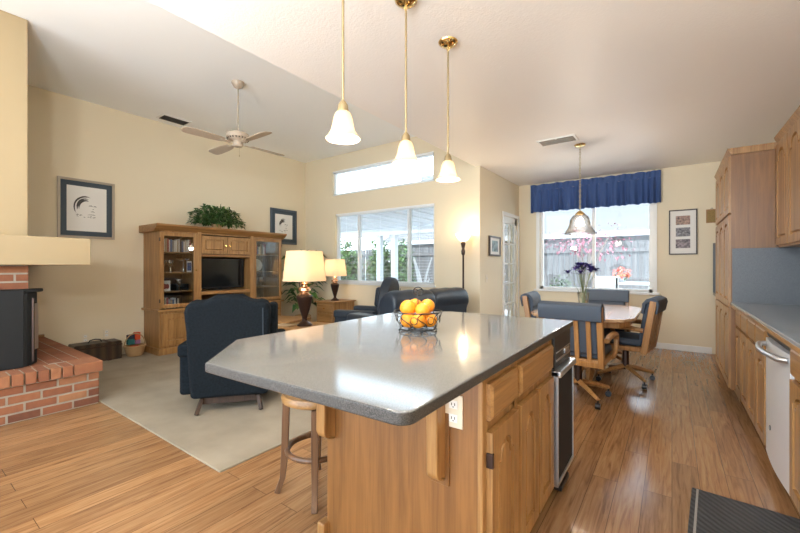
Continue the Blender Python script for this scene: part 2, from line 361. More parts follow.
struct('wall_dining', wall_holes(XD - .13, XR + .15, YD, YD + .15, ZK + .1, [WIN3]), M['wall'])
struct('wall_kitchen_side', B().box(XR, Y0, 0, XR + .15, YD + .15, ZK + .1), M['wall'])
struct('ceiling_kitchen', B().box(-2.37, Y0, ZK, XR + .15, YD + .15, ZK + .1), M['ceil'])
struct('wall_soffit', B().box(-2.37, Y0, ZK + .1, -2.25, 5.2, ZL + .05), M['wall'])
struct('ceiling_living', B().box(XL - .15, Y0, ZL, -2.25, YW + .15, ZL + .1), M['ceil2'])
bb = B().box(XD, YD - .014, 0, .46, YD, .09); struct('baseboard_dining', bb, M['white'], bevel=.004)
bb = B().box(XD, 5.2, 0, XD + .014, DY0 - .07, .09); struct('baseboard_door_side', bb, M['white'], bevel=.004)
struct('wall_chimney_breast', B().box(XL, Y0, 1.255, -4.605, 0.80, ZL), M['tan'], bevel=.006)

def window(name, w, y, mull, sillw=0.05, slide=True, out=1):
    """frame + panes in a wall hole; room side at y"""
    x0, z0, x1, z1 = w
    f = B(); t = 0.045
    for a in ((x0, z0, x0 + t, z1), (x1 - t, z0, x1, z1), (x0, z0, x1, z0 + t), (x0, z1 - t, x1, z1)):
        f.box(a[0], y + .05, a[1], a[2], y + .11, a[3])
    for m_ in mull: f.box(m_ - .022, y + .045, z0, m_ + .022, y + .115, z1)
    fr = struct(name, f, M['white'])
    p = B(); p.box(x0 + t, y + .076, z0 + t, x1 - t, y + .08, z1 - t); struct('pane', p, M['glass'], fr)
    return fr
w1 = window('window_1', WIN1, YW, (-4.80, -3.66))
struct('sill', B().box(WIN1[0] - .03, YW - .03, WIN1[1] - .03, WIN1[2] + .03, YW + .05, WIN1[1]), M['white'], w1, bevel=.004)
w2 = window('window_2', WIN2, YW, ())
w3 = window('window_3', WIN3, YD, (-1.06,))
cz = B(); c_ = .055
cz.box(WIN3[0] - c_, YD - .018, WIN3[1], WIN3[0], YD, WIN3[3]); cz.box(WIN3[2], YD - .018, WIN3[1], WIN3[2] + c_, YD, WIN3[3])
struct('casing', cz, M['white'], w3)
struct('sill', B().box(WIN3[0] - .09, YD - .05, WIN3[1] - .035, WIN3[2] + .09, YD + .06, WIN3[1]), M['white'], w3, bevel=.006)
# french door
dr = B(); yd0, yd1 = DY0, DY1; xd = XD - .06
st = .10
for a in ((yd0, 0.01, yd0 + st, DZ), (yd1 - st, .01, yd1, DZ), (yd0, .01, yd1, .25), (yd0, DZ - .12, yd1, DZ)):
    dr.box(xd, a[0], a[1], xd + .045, a[2], a[3])
ym = (yd0 + yd1) / 2; dr.box(xd + .005, ym - .012, .25, xd + .04, ym + .012, DZ - .12)
for k in range(1, 5): z = .25 + (DZ - .37) * k / 5; dr.box(xd + .005, yd0 + st, z - .012, xd + .04, yd1 - st, z + .012)
door = struct('door_1', dr, M['white'], bevel=.003)
struct('pane', B().box(xd + .02, yd0 + st, .25, xd + .024, yd1 - st, DZ - .12), M['glass'], door)
h = B().tube([(xd + .045, yd0 + .05, .98), (xd + .09, yd0 + .05, .98), (xd + .09, yd0 + .15, .985)], .010); h.lathe([(.028, 0), (.028, .012)], 14, (0, 0, 0))
h.v[-28:] = [(xd + .045 + p[2], yd0 + .05 + p[0], .98 + p[1]) for p in h.v[-28:]]
o = obj('handle', h, M['steel'], door, smooth=True)
h2 = B().box(xd + .045, yd0 + .03, 1.09, xd + .07, yd0 + .07, 1.13); obj('deadbolt', h2, M['steel'], door, bevel=.006)
for z in (.35, 1.05, 1.8): obj('hinge', B().box(xd + .04, yd1 - .008, z, xd + .055, yd1 + .012, z + .1), M['steel'], door)
tr = B(); t = .06
tr.box(XD, DY0 - t, 0, XD + .018, DY0, DZ + t); tr.box(XD, DY1, 0, XD + .018, min(DY1 + t, YD), DZ + t); tr.box(XD, DY0, DZ, XD + .018, DY1, DZ + t)
struct('trim_1', tr, M['white'], bevel=.004)

# window blinds
def blind(name, w, y, tilt, label, pitch=.025, ztop=None, zbot=None):
    x0, z0, x1, z1 = w; t = thing(name, label, 'window blind', ((x0 + x1) / 2, y, z1))
    L = (x1 - x0) / 2 - .012; b = B(); h = z1 - z0; n = int((h - .05) / pitch)
    for k in range(n):
        z = -.05 - k * pitch; dy, dz = .0125 * math.cos(tilt), .0125 * math.sin(tilt)
        b.add([(-L, -dy, z - dz), (L, -dy, z - dz), (L, dy, z + dz), (-L, dy, z + dz), (-L, -dy, z - dz - .0012), (L, -dy, z - dz - .0012), (L, dy, z + dz - .0012), (-L, dy, z + dz - .0012)],
              [(0, 1, 2, 3), (7, 6, 5, 4), (0, 4, 5, 1), (2, 6, 7, 3)])
    obj('slats', b, M['blind'], t)
    obj('head_rail', B().box(-L, -.02, -.035, L, .02, 0), M['blind'], t, bevel=.003)
    obj('bottom_rail', B().box(-L, -.013, -h + .005, L, .013, -h + .02), M['blind'], t)
    for q in (-.75, 0, .75): obj('cord', B().tube([(q * L, -.014, -.03), (q * L, -.014, -h + .02)], .0012, 5), M['blind'], t)
    return t
blind('window_blind', WIN1, YW + .025, 0.05, 'white slatted blind drawn down over the big living room window')
blind('window_blind', WIN2, YW + .025, 0.30, 'white slatted blind in the high transom window near the ceiling')

# ================================================================ FIREPLACE
def bricks(b, plane, u0, u1, z0, z1, at, depth, L=.203, gap=.015, rows=4, start=0, sgn=1, rg=rnd):
    hr = (z1 - z0) / rows
    for r_ in range(rows):
        u = u0 - (L / 2 if (r_ + start) % 2 else 0)
        while u < u1 - .01:
            a, c = max(u, u0), min(u + L - gap, u1)
            if c - a > .015:
                z, zz = z0 + r_ * hr + gap / 2, z0 + (r_ + 1) * hr - gap / 2; t = rg.random()
                if plane == 'x': b.box(at - depth, a, z, at, c, zz, 0, t)
                else: b.box(a, at - depth, z, c, at, zz, 0, t)
            u += L
hearth = thing('brick_hearth', 'raised red brick hearth with rowlock cap beside the carpet edge', 'hearth', (-5.24, .1, 0))
def shift(b, o): b.v = [(x - o[0], y - o[1], z - o[2]) for x, y, z in b.v]; return b
HX, HY, HZ = -4.235, 1.205, .385
b = B(); bricks(b, 'x', -.9, HY, 0.0, .29, HX, .05, rows=4, start=1); bricks(b, 'y', XL + .005, HX - .052, 0, .29, HY, .05, rows=4)
hb = obj('base', shift(b, hearth.location), M['brick'], hearth, bevel=.003, tone=True)
obj('mortar', shift(B().box(XL + .004, -.9, 0, HX - .006, HY - .006, HZ - .005), hearth.location), M['mortar'], hearth)
b = B(); y = HY + .02
b.box(HX - .22, y - .20, .293, HX + .03, y, HZ, 0, .62); y -= .211
while y > -.9:
    b.box(HX - .185, y - .066, .293, HX + .03, y, HZ, 0, rnd.uniform(.3, .85)); y -= .077
x = HX - .23
while x > XL + .02:
    a = max(XL + .005, x - .20); b.box(a, HY - .08, .293, x, HY + .02, HZ, 0, rnd.uniform(.35, .7)); x -= .209
yy = HY - .09; k = 0
while yy > -.9:
    x = HX - .19 if k > 1 else HX - .235
    while x > XL + .02:
        a = max(XL + .005, x - .203); b.box(a, yy - .10, .33, x, yy, HZ - .001, 0, rnd.uniform(.35, .6)); x -= .209
    yy -= .107; k += 1
obj('cap', shift(b, hearth.location), M['brick'], hearth, bevel=.004, tone=True)
obj('wood_cleat', shift(B().box(XL + .005, .98, HZ, XL + .045, HY + .02, HZ + .028), hearth.location), M['oaky'], hearth, bevel=.003)
sur = thing('fireplace_surround', 'red brick fireplace surround rising behind the black stove front', 'fireplace', (-5.4, .0, HZ))
b = B(); bricks(b, 'x', -.9, .803, HZ + .002, 1.25, -4.60, .05, rows=12, rg=random.Random(3)); bricks(b, 'y', XL + .005, -4.652, HZ + .002, 1.25, .803, .05, rows=12)
obj('bricks', shift(b, sur.location), M['brick'], sur, bevel=.003, tone=True)
obj('mortar', shift(B().box(XL + .01, -.9, HZ + .002, -4.606, .797, 1.25), sur.location), M['mortar'], sur)
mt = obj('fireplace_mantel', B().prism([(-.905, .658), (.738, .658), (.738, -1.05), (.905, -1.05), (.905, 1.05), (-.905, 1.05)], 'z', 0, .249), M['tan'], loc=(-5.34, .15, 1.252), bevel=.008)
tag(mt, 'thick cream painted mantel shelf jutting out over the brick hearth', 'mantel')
stv = thing('fireplace_insert', 'charcoal metal stove insert standing on the brick hearth', 'stove', (-4.5, .3, HZ + .001))
pl = [(-.095, -.9), (.03, -.9), (.03, .47), (-.01, .51), (-.095, .56)]
obj('body', B().prism(pl, 'z', 0, .63), M['iron'], stv, bevel=.008)
obj('top', B().prism([(-.095, -.9), (.02, -.9), (.02, .485), (0, .535), (-.095, .60)], 'z', .63, .66), M['iron'], stv, bevel=.008)
obj('side_glass', B().prism([(-.085, .564), (-.022, .529), (-.026, .522), (-.089, .557)], 'z', .13, .53), M['steel'], stv)
obj('brass_trim', B().prism([(-.016, .527), (-.003, .519), (-.008, .508), (-.02, .515)], 'z', .03, .58), M['bronze'], stv)
obj('front_panel', B().box(.03, -.9, .0, .045, .452, .655), M['iron'], stv, bevel=.006)

# ================================================================ CABINET DOORS (local: x across, z up, front faces -y)
def arch_pts(w, h, fr, rise, n=12):
    """opening outline: flat shoulders and a small cathedral arch in the middle"""
    x0, x1, z0, z1 = fr, w - fr, fr, h - fr - rise
    pts = [(x0, z0), (x1, z0), (x1, z1)]
    if rise > 0:
        c, hw = w / 2, (x1 - x0) * 0.36
        for k in range(n + 1):
            t = k / n; xx = c + hw * math.cos(PI * t); pts.append((xx, z1 + rise * math.sin(PI * t) ** 0.8))
    pts.append((x0, z1)); return pts
def door_parts(w, h, fr=.055, rise=.045, t=.019):
    """one mesh: frame with opening + bevelled raised panel"""
    b = B(); op = arch_pts(w, h, fr, rise)
    b.box(0, -t, 0, fr, 0, h); b.box(w - fr, -t, 0, w, 0, h); b.box(fr, -t, 0, w - fr, 0, fr)
    top = op[2:]
    for (xa, za), (xb, zb) in zip(top, top[1:]):
        if abs(xa - xb) < 1e-6: continue
        vs = [(xa, -t, za), (xb, -t, zb), (xb, -t, h), (xa, -t, h), (xa, 0, za), (xb, 0, zb), (xb, 0, h), (xa, 0, h)]
        b.add(vs, [(0, 1, 2, 3), (4, 7, 6, 5), (0, 4, 5, 1), (3, 2, 6, 7)])
    c = (w / 2, sum(p[1] for p in op) / len(op))
    cx, czz = w / 2, h / 2
    def sc(d): 
        kx = 1 - 2 * d / (w - 2 * fr); kz = 1 - 2 * d / (h - 2 * fr); return [(cx + (p[0] - cx) * kx, czz + (p[1] - czz) * kz) for p in op]
    ring = lambda d, y: [(p[0], y, p[1]) for p in sc(d)]
    b.loft([ring(-.002, 0), ring(-.002, -t * .10), ring(.014, -t * .10), ring(.025, -t * .85), ring(.026, -t * .85)])
    return b
def add_door(parent, x, z, w, h, y=0, rise=.045, knob=None, hinge=None, mat_=None, name='door', t=.019, fr=.055, brasshinge=True):
    d = obj(name, door_parts(w, h, fr, rise, t), mat_ or M['oak'], parent, loc=(x, y, z))
    if knob: obj('knob', B().tube([(knob[0], -t, knob[1]), (knob[0], -t - .012, knob[1]), (knob[0], -t - .014, knob[1]), (knob[0], -t - .028, knob[1])], [.006, .006, .014, .012], 12), M['brass'], d, smooth=True)
    if hinge is not None:
        for q in (h * .12, h * .88 - .05): obj('hinge', B().box(hinge - .006, -t - .004, q, hinge + .008, -.002, q + .05), M['bronze'], d, bevel=.002)
    return d
def add_drawer(parent, x, z, w, h, y=0, t=.019, knob=False):
    b = B(); b.box(0, -t * .6, 0, w, 0, h)
    rg = lambda d, yy: [(d, yy, d), (w - d, yy, d), (w - d, yy, h - d), (d, yy, h - d)]
    b.loft([rg(0, -t * .6), rg(.012, -t), rg(.013, -t)])
    d = obj('drawer', b, M['oakx'], parent, loc=(x, y, z))
    if knob: obj('knob', B().tube([(w / 2, -t, h / 2), (w / 2, -t - .012, h / 2), (w / 2, -t - .028, h / 2)], [.006, .013, .011], 10), M['brass'], d, smooth=True)
    return d

# ================================================================ ISLAND
IX0, IX1, IY0 = -1.256, -.515, 1.195
ia = thing('base_cabinet', 'oak island end cabinet with wide veneer end panel, outlet and curved corbels', 'cabinet', (IX1, IY0, 0), PI / 2)
# local x = world y - IY0 ; local y = -(world x) + IX1 ; front faces world +x
w_ = .315; dp = IX1 - IX0
obj('body', B().box(0.012, 0.002, .09, w_, dp, .878).box(.012, .06, 0, w_, dp - .01, .09), M['oak'], ia)
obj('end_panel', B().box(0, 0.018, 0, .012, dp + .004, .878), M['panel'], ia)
obj('face_frame', B().box(-.004, 0, .09, .035, .018, .878).box(.035, 0, .855, w_, .018, .878).box(.035, 0, .68, w_, .018, .71).box(w_ - .03, 0, .09, w_, .018, .878), M['oak'], ia, bevel=.002)
add_drawer(ia, .026, .715, w_ - .045, .125, t=.023)
add_door(ia, .026, .105, w_ - .045, .57, hinge=0.0, rise=.06, t=.023)
def corbel(parent, y0, y1):
    pts = [(0, .878), (-.065, .878), (-.065, .53)] + [(-.065 * math.cos(R(a)), .53 - .05 * math.sin(R(a))) for a in range(10, 91, 10)] + [(0, .48)]
    return obj('corbel', B().prism(pts, 'y', y0, y1), M['oak'], parent, bevel=.006)
corbel(ia, .14, .185); corbel(ia, dp - .045, dp + .008)
obj('corbel_backplate', B().box(-.008, .125, .46, 0, .20, .72), M['panel'], ia, bevel=.003)
obj('foot', B().box(-.035, dp - .01, 0, .02, dp + .035, .10), M['oak'], ia, bevel=.008)
def outlet(parent, face, x, z, name='outlet_plate', switch=False, w=.07, h=.115):
    """face: function (u,v,w)->xyz"""
    def fb(b): b.v = [face(*p) for p in b.v]; return b
    p = obj(name, fb(B().box(x - w / 2, -.006, z - h / 2, x + w / 2, 0, z + h / 2)), M['offwhite'], parent, bevel=.002)
    for dz in (-.024, .024):
        if switch: continue
        obj('socket', fb(B().box(x - .016, -.008, z + dz - .014, x + .016, -.005, z + dz + .014)), M['white'], p)
        s = B()
        for dx in (-.006, .006): s.box(x + dx - .0015, -.0085, z + dz - .003, x + dx + .0015, -.0078, z + dz + .006)
        s.box(x - .002, -.0085, z + dz - .010, x + .002, -.0078, z + dz - .006)
        obj('slot', fb(s), M['vent'], p)
    if switch: obj('toggle', fb(B().box(x - .006, -.014, z - .012, x + .006, -.005, z + .012)), M['white'], p)
    return p
outlet(ia, lambda u, v, w: (v, u, w), .108, .732, 'outlet')
w2_ = .56
ib = thing('base_cabinet', 'oak island cabinet with one wide drawer over two arched doors', 'cabinet', (IX1, IY0 + .315, 0), PI / 2)
obj('body', B().box(0.001, 0.002, .09, w2_, dp, .878).box(.001, .06, 0, w2_, dp - .01, .09).box(w2_, dp - .1, 0, w2_ + .39, dp, .878), M['oak'], ib)
obj('face_frame', B().box(0.001, 0, .855, w2_, .002, .878).box(w2_ - .02, -.004, .09, w2_, .002, .878).box(0.001, -.003, .09, .02, .002, .878), M['oak'], ib)
add_drawer(ib, .018, .715, w2_ - .051, .125, t=.023)
add_door(ib, .018, .105, .243, .57, rise=.06, t=.023); add_door(ib, .284, .105, .243, .57, rise=.06, t=.023)
cm = thing('trash_compactor', 'black and steel trash compactor set into the far end of the oak island', 'trash compactor', (IX1, IY0 + .315 + w2_ + .005, 0), PI / 2)
cw = .38
obj('body', B().box(0, .01, .03, cw, .6, .876), M['iron'], cm)
obj('control_panel', B().box(0, -.018, .70, cw, .01, .872), M['blackplastic'], cm, bevel=.004)
obj('control_trim', B().box(.03, -.021, .735, cw - .03, -.017, .745).box(.03, -.021, .78, cw - .03, -.017, .785), M['steel'], cm)
obj('label_plate', B().box(.22, -.022, .75, .33, -.0175, .775), M['steel'], cm)
d = obj('drawer', B().box(.012, -.03, .11, cw - .012, .01, .66), M['iron'], cm, bevel=.004)
obj('edge_trim', B().box(0, -.036, .10, .012, .01, .69).box(cw - .012, -.036, .10, cw, .01, .69).box(0, -.036, .09, cw, .01, .11), M['steel'], d, bevel=.002)
obj('handle', B().box(0, -.05, .66, cw, .01, .695), M['steel'], d, bevel=.008)
obj('kick_pedal', B().box(.10, -.03, .02, cw - .10, .02, .05), M['blackplastic'], cm, bevel=.004)
ct = thing('island_countertop', 'grey solid-surface island worktop with clipped corners holding the fruit basket', 'countertop', (-1.0, 1.5, .88))
pts = [(-1.288, .659), (-1.582, .948), (-1.61, 2.208), (-1.30, 2.455), (-.482, 2.465)] + [(-.516 + .04 * math.cos(R(a)), .725 + .04 * math.sin(R(a))) for a in (0, -22, -45, -67, -90)]
pts = [(x + 1.0, y - 1.5) for x, y in pts]
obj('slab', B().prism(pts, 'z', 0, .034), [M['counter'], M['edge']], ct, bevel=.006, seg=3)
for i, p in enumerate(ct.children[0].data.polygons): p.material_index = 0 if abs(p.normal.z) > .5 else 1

# ================================================================ KITCHEN WALL RUN (faces -x)
BX = .49
def run(name, label, y1, wid, cat='cabinet', group=None):   # local x from y1 towards camera, front faces world -x
    return thing(name, label, cat, (BX, y1, 0), -PI / 2, group)
def base_cab(label, y1, wid, nd, drawers=None):
    c = run('base_cabinet', label, y1, wid); dpt = XR - BX - .002
    obj('body', B().box(0.001, .02, .10, wid - .001, dpt, .872).box(.001, .075, 0, wid - .001, dpt, .10), M['oak'], c)
    obj('face_frame', B().box(0.001, 0, .10, .02, .02, .872).box(wid - .02, 0, .10, wid - .001, .02, .872).box(0.02, 0, .845, wid - .02, .02, .872).box(.02, 0, .69, wid - .02, .02, .71).box(.02, 0, .10, wid - .02, .02, .13), M['oak'], c)
    dw = wid / nd
    for k in range(nd):
        add_drawer(c, k * dw + .012, .705, dw - .024, .135)
        add_door(c, k * dw + .012, .115, dw - .024, .57)
    return c
PY = 4.63
base_cab('oak base cabinet with paired drawers and doors next to the tall pantry', PY, .685, 2)
base_cab('oak base cabinet with paired drawers and doors beside the dishwasher', PY - .685, .685, 2)
dwy = PY - 1.372; DWW = .605
dwm = run('dishwasher', 'silver dishwasher with a bowed bar handle in the base cabinet run', dwy, DWW, 'dishwasher')
obj('body', B().box(.004, .02, .10, DWW - .004, .56, .87), M['iron'], dwm)
front = [(.006 + (DWW - .012) * k / 12, -.014 - .012 * math.sin(PI * k / 12)) for k in range(13)]
obj('door', B().prism(front + [(DWW - .006, .02), (.006, .02)], 'z', .10, .80), M['silver'], dwm, smooth=True)
obj('control_panel', B().box(.004, -.008, .81, DWW - .004, .02, .868), M['blackplastic'], dwm, bevel=.003)
hp = [(.03, -.015, .765)] + [(.05 + (DWW - .10) * k / 10, -.05 - .03 * math.sin(PI * k / 10), .765) for k in range(11)] + [(DWW - .03, -.015, .765)]
obj('handle', B().tube(hp, .015, 12), M['steel'], dwm, smooth=True)
g_ = B().lathe([(.014, 0), (.014, .003)], 20); g_.v = [(DWW * .34 + p[0], -.0265 - p[2] * 1.5 + .002, .30 + p[1]) for p in g_.v]
e_ = obj('emblem', g_, M['iron'], dwm)
g_ = B().tube([(DWW * .34 + .011 * math.cos(2 * PI * k / 20), -.0295, .30 + .011 * math.sin(2 * PI * k / 20)) for k in range(20)], .0012, 6, True); obj('emblem_ring', g_, M['steel'], e_)
obj('toe_panel', B().box(.004, .05, .005, DWW - .004, .07, .10), M['blackplastic'], dwm)
base_cab('oak base cabinet on the near side of the dishwasher', dwy - DWW, .80, 2)
wt = thing('kitchen_countertop', 'blue-grey laminate worktop running along the kitchen wall above the dishwasher', 'countertop', (XR, PY, .872))
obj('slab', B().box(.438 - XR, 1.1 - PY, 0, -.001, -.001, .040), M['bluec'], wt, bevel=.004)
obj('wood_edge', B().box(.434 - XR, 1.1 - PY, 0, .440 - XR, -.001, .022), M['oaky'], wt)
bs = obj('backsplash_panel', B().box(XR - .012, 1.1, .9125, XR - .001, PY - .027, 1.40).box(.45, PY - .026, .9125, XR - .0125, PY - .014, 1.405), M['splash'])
tag(bs, 'speckled blue-grey backsplash between worktop and upper cabinets', 'backsplash')
# pantry
PL = 1.30; PH = 2.33
pn = thing('pantry_cabinet', 'tall oak pantry cabinet with crown moulding at the end of the worktop', 'cabinet', (.445, PY + PL, 0), -PI / 2)
dpt = XR - .445 - .002
obj('body', B().box(0, .0, .10, PL - .014, dpt, PH - .03).box(0, .06, 0, PL - .014, dpt, .10), M['oak'], pn)
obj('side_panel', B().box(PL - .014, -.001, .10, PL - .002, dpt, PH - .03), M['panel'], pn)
obj('crown', B().prism([(0, PH - .06), (-.025, PH - .015), (-.03, PH), (dpt, PH), (dpt, PH - .06)], 'x', -.03, PL + .018), M['oak'], pn, bevel=.003)
for k in range(3):
    dw = PL / 3; kn = dw - .06 if k % 2 == 0 else .035
    add_door(pn, k * dw + .006, 1.735, dw - .012, .52); add_door(pn, k * dw + .006, .87, dw - .012, .84, rise=.045); add_door(pn, k * dw + .006, .115, dw - .012, .735)
# little desk niche beyond the pantry
dk = thing('desk_cabinet', 'low oak desk cabinet between the pantry and the dining wall', 'cabinet', (.50, YD - .016, 0), -PI / 2)
dl = YD - .016 - PY - PL - .005
obj('body', B().box(0, 0.02, .10, dl, .56, .84).box(0, .06, 0, dl, .56, .1), M['oak'], dk)
add_drawer(dk, .01, .69, dl - .02, .13, y=.02); add_door(dk, .01, .12, dl / 2 - .012, .55, y=.02); add_door(dk, dl / 2 + .002, .12, dl / 2 - .012, .55, y=.02)
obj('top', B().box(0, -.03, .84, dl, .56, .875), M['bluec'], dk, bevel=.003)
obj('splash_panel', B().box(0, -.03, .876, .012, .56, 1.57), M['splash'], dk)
# upper cabinets
def upper(label, y1, wid, nd, z0=1.405, z1=2.36):
    c = thing('wall_cabinet', label, 'cabinet', (.755, y1, z0), -PI / 2); h = z1 - z0; dpt = XR - .755 - .002
    obj('body', B().box(0.001, 0, 0, wid - .001, dpt, h), M['oak'], c)
    obj('crown', B().prism([(0, h - .045), (-.022, h - .01), (-.028, h + .012), (dpt, h + .012), (dpt, h - .045)], 'x', 0.001, wid - .001), M['oak'], c, bevel=.003)
    dw = wid / nd
    for k in range(nd): add_door(c, k * dw + .012, .02, dw - .024, h - .085, rise=.085, fr=.06)
    return c
upper('oak upper cabinet with arched doors butting the tall pantry', PY, .86, 2)
upper('oak upper cabinet with arched doors hung above the dishwasher', PY - .862, .86, 2)
mtg = thing('floor_mat', 'black ribbed rubber floor mat on the laminate by the dishwasher', 'mat', (.29, 2.15, .001), R(-4))
obj('pad', B().box(-.235, -.50, 0, .28, .50, .010), M['mat_rubber'], mtg, bevel=.003)
obj('edge_strip', B().box(-.215, -.49, .0095, -.205, .49, .0115), M['matedge'], mtg)

# ================================================================ BAR STOOL
bs_ = thing('bar_stool', 'backless round wooden bar stool tucked under the island overhang', 'stool', (-1.61, 1.447, 0))
obj('seat', B().lathe([(.001, .50), (.165, .50), (.188, .512), (.192, .53), (.182, .550), (.10, .552), (.001, .546)], 28, caps=False), M['oakx'], bs_, smooth=True)
for sx in (-1, 1):
    for sy in (-1, 1):
        b = B().tube([(sx * .115, sy * .115, .50), (sx * .118, sy * .118, .40), (sx * .122, sy * .122, .20), (sx * .13, sy * .13, .08), (sx * .15, sy * .15, 0)], [.027, .027, .025, .020, .021], 4)
        obj('leg', b, M['stoolwood'], bs_, bevel=.003)
obj('foot_ring', B().tube([(.158 * math.cos(2 * PI * k / 28), .158 * math.sin(2 * PI * k / 28), .235) for k in range(28)], .015, 10, True), M['stoolwood'], bs_, smooth=True)

# ================================================================ FRUIT BASKET
FB = (-1.05, 1.62, .9145)
fb = thing('wire_fruit_basket', 'black wire fruit basket with scrolled centre handle on the island worktop', 'basket', FB)
def ringp(r, z, n=28): return [(r * math.cos(2 * PI * k / n), r * math.sin(2 * PI * k / n), z) for k in range(n)]
b = B().tube(ringp(.122, .098), .0035, 6, True).tube(ringp(.092, .012), .003, 6, True).tube(ringp(.05, .012), .002, 6, True)
for k in range(4): a = 2 * PI * k / 4; b.tube([(-.092 * math.cos(a), -.092 * math.sin(a), .012), (.092 * math.cos(a), .092 * math.sin(a), .012)], .002, 6)
for k in range(4): a = 2 * PI * (k + .5) / 4; b.ball((.095 * math.cos(a), .095 * math.sin(a), .006), .006, 8)
obj('frame', b, M['black'], fb, smooth=True)
b = B()
for k in range(8):
    a = 2 * PI * k / 8
    pp = []
    for j in range(15):
        t = j / 14; aa = a + .22 * math.sin(2 * PI * t); r_ = .092 + (.122 - .092) * t; pp.append((r_ * math.cos(aa), r_ * math.sin(aa), .012 + .086 * t))
    b.tube(pp, .0025, 6)
    for s_ in (.018,):
        ca = a + PI / 8; cc = (.110 * math.cos(ca), .110 * math.sin(ca), .062); tx = (-math.sin(ca), math.cos(ca))
        b.tube([(cc[0] + tx[0] * s_ * math.cos(2 * PI * q / 12), cc[1] + tx[1] * s_ * math.cos(2 * PI * q / 12), cc[2] + s_ * math.sin(2 * PI * q / 12)) for q in range(12)], .002, 5, True)
obj('scrollwork', b, M['black'], fb, smooth=True)
b = B().tube([(0, 0, .012), (0, 0, .19)], .0035, 8)
for sx in (-1, 1): b.tube([(sx * (.013 - .013 * math.cos(2 * PI * q / 14)) , 0, .197 + .013 * math.sin(2 * PI * q / 14)) for q in range(14)], .0028, 6, True)
b.tube([(.024 * math.cos(2 * PI * q / 18), 0, .20 + .02 * math.sin(2 * PI * q / 18)) for q in range(18)], .0028, 6, True)
obj('handle', b, M['black'], fb, smooth=True, rot=(0, 0, R(36)))
OR = [(-.052, -.030, .052, 'orange low in the basket against the wire rim on the recliner side'), (.0, -.058, .052, 'orange at the bottom front of the wire basket'), (.058, -.018, .052, 'orange low in the basket toward the cabinets, against the wire rim'),
      (.035, .048, .052, 'orange half hidden low at the rear of the wire basket'), (-.045, .048, .052, 'orange low at the back of the wire basket, by the sofa side'),
      (-.050, -.012, .113, 'largest orange heaped on top at the recliner side of the handle'), (-.012, .052, .117, 'orange on top of the pile just behind the basket handle'),
      (.050, .022, .118, 'orange perched on top at the dining side of the handle'), (.022, -.038, .104, 'orange in the middle of the heap in front of the handle')]
rz = R(35.67)
for i, (u, v, z, lab) in enumerate(OR):
    r_ = .038 if i != 5 else .042
    x, y = u * math.cos(rz) - v * math.sin(rz), u * math.sin(rz) + v * math.cos(rz)
    t = thing('orange', lab, 'orange', (FB[0] + x, FB[1] + y, FB[2] + z - r_ + .004), group='oranges in the wire basket')
    obj('peel', B().ball((0, 0, r_), r_, 20, 0, (1, 1, .95)), M['orange'], t, smooth=True)
    obj('stem_end', B().lathe([(.001, 0), (.004, 0), (.003, .003), (.001, .003)], 8, (0, 0, r_ * 1.945)), M['stem'], t)

# ================================================================ PENDANTS
def pendant(y, label):
    t = thing('pendant_lamp', label, 'pendant lamp', (-1.2, y, ZK), group='pendant lamps over the island')
    obj('canopy', B().lathe([(.001, -.032), (.02, -.032), (.045, -.022), (.062, -.008), (.064, 0), (.001, 0)], 24, caps=False), M['brass'], t, smooth=True)
    b = B().tube([(0, 0, -.03), (0, 0, -.75)], .006, 10); obj('rod', b, M['satin'], t, smooth=True)
    obj('chain_loop', B().tube([(.008 * math.cos(2 * PI * k / 12), 0, -.045 + .015 * math.sin(2 * PI * k / 12)) for k in range(12)], .0025, 6, True), M['brass'], t, smooth=True)
    obj('holder', B().lathe([(.008, -.735), (.022, -.755), (.026, -.785), (.012, -.79)], 18), M['satin'], t, smooth=True)
    pr = [(.024, -.785), (.034, -.793), (.042, -.815), (.047, -.845), (.054, -.872), (.068, -.895), (.080, -.908)]
    obj('shade', B().lathe(pr + [(r - .004, z) for r, z in pr[::-1]], 28, caps=False), M['bellglass'], t, smooth=True)
    obj('bulb', B().ball((0, 0, -.845), .022, 12, 0, (1, 1, 1.3)), M['bulb'], t, smooth=True)
    light('pendant_light', 'POINT', (0, 0, -.885), 13, (1, .92, .80), .03, t)
pendant(1.233, 'brass rod pendant lamp with bell glass, the closest of the three over the island')
pendant(1.729, 'brass rod pendant lamp with bell glass, the middle of the three over the island')
pendant(2.215, 'brass rod pendant lamp with bell glass, third over the island, nearest the dining table')

def added_bowl_uplight(label, x, y, z, power):  # unseen uplight added behind the camera to brighten the kitchen ceiling
    t = thing('added_uplight', label, 'added fill lamp', (x, y, z))
    obj('canopy', B().lathe([(.02, -.03), (.06, -.02), (.07, 0)], 24), M['brass'], t, smooth=True)
    for k in range(3): a = 2 * PI * k / 3; obj('rod', B().tube([(.05 * math.cos(a), .05 * math.sin(a), -.02), (.19 * math.cos(a), .19 * math.sin(a), -.66)], .005, 8), M['satin'], t)
    pr = [(.02, -.75), (.10, -.74), (.17, -.70), (.20, -.65)]
    obj('bowl', B().lathe(pr + [(r - .005, q + .004) for r, q in pr[::-1]], 28, caps=False), M['white'], t, smooth=True)
    light('added_uplight_light', 'POINT', (0, 0, -.62), power, (.92, .97, 1), .12, t)
added_bowl_uplight('added white metal uplight bowl, out of view under the kitchen ceiling', -.35, -.5, ZK, 170)

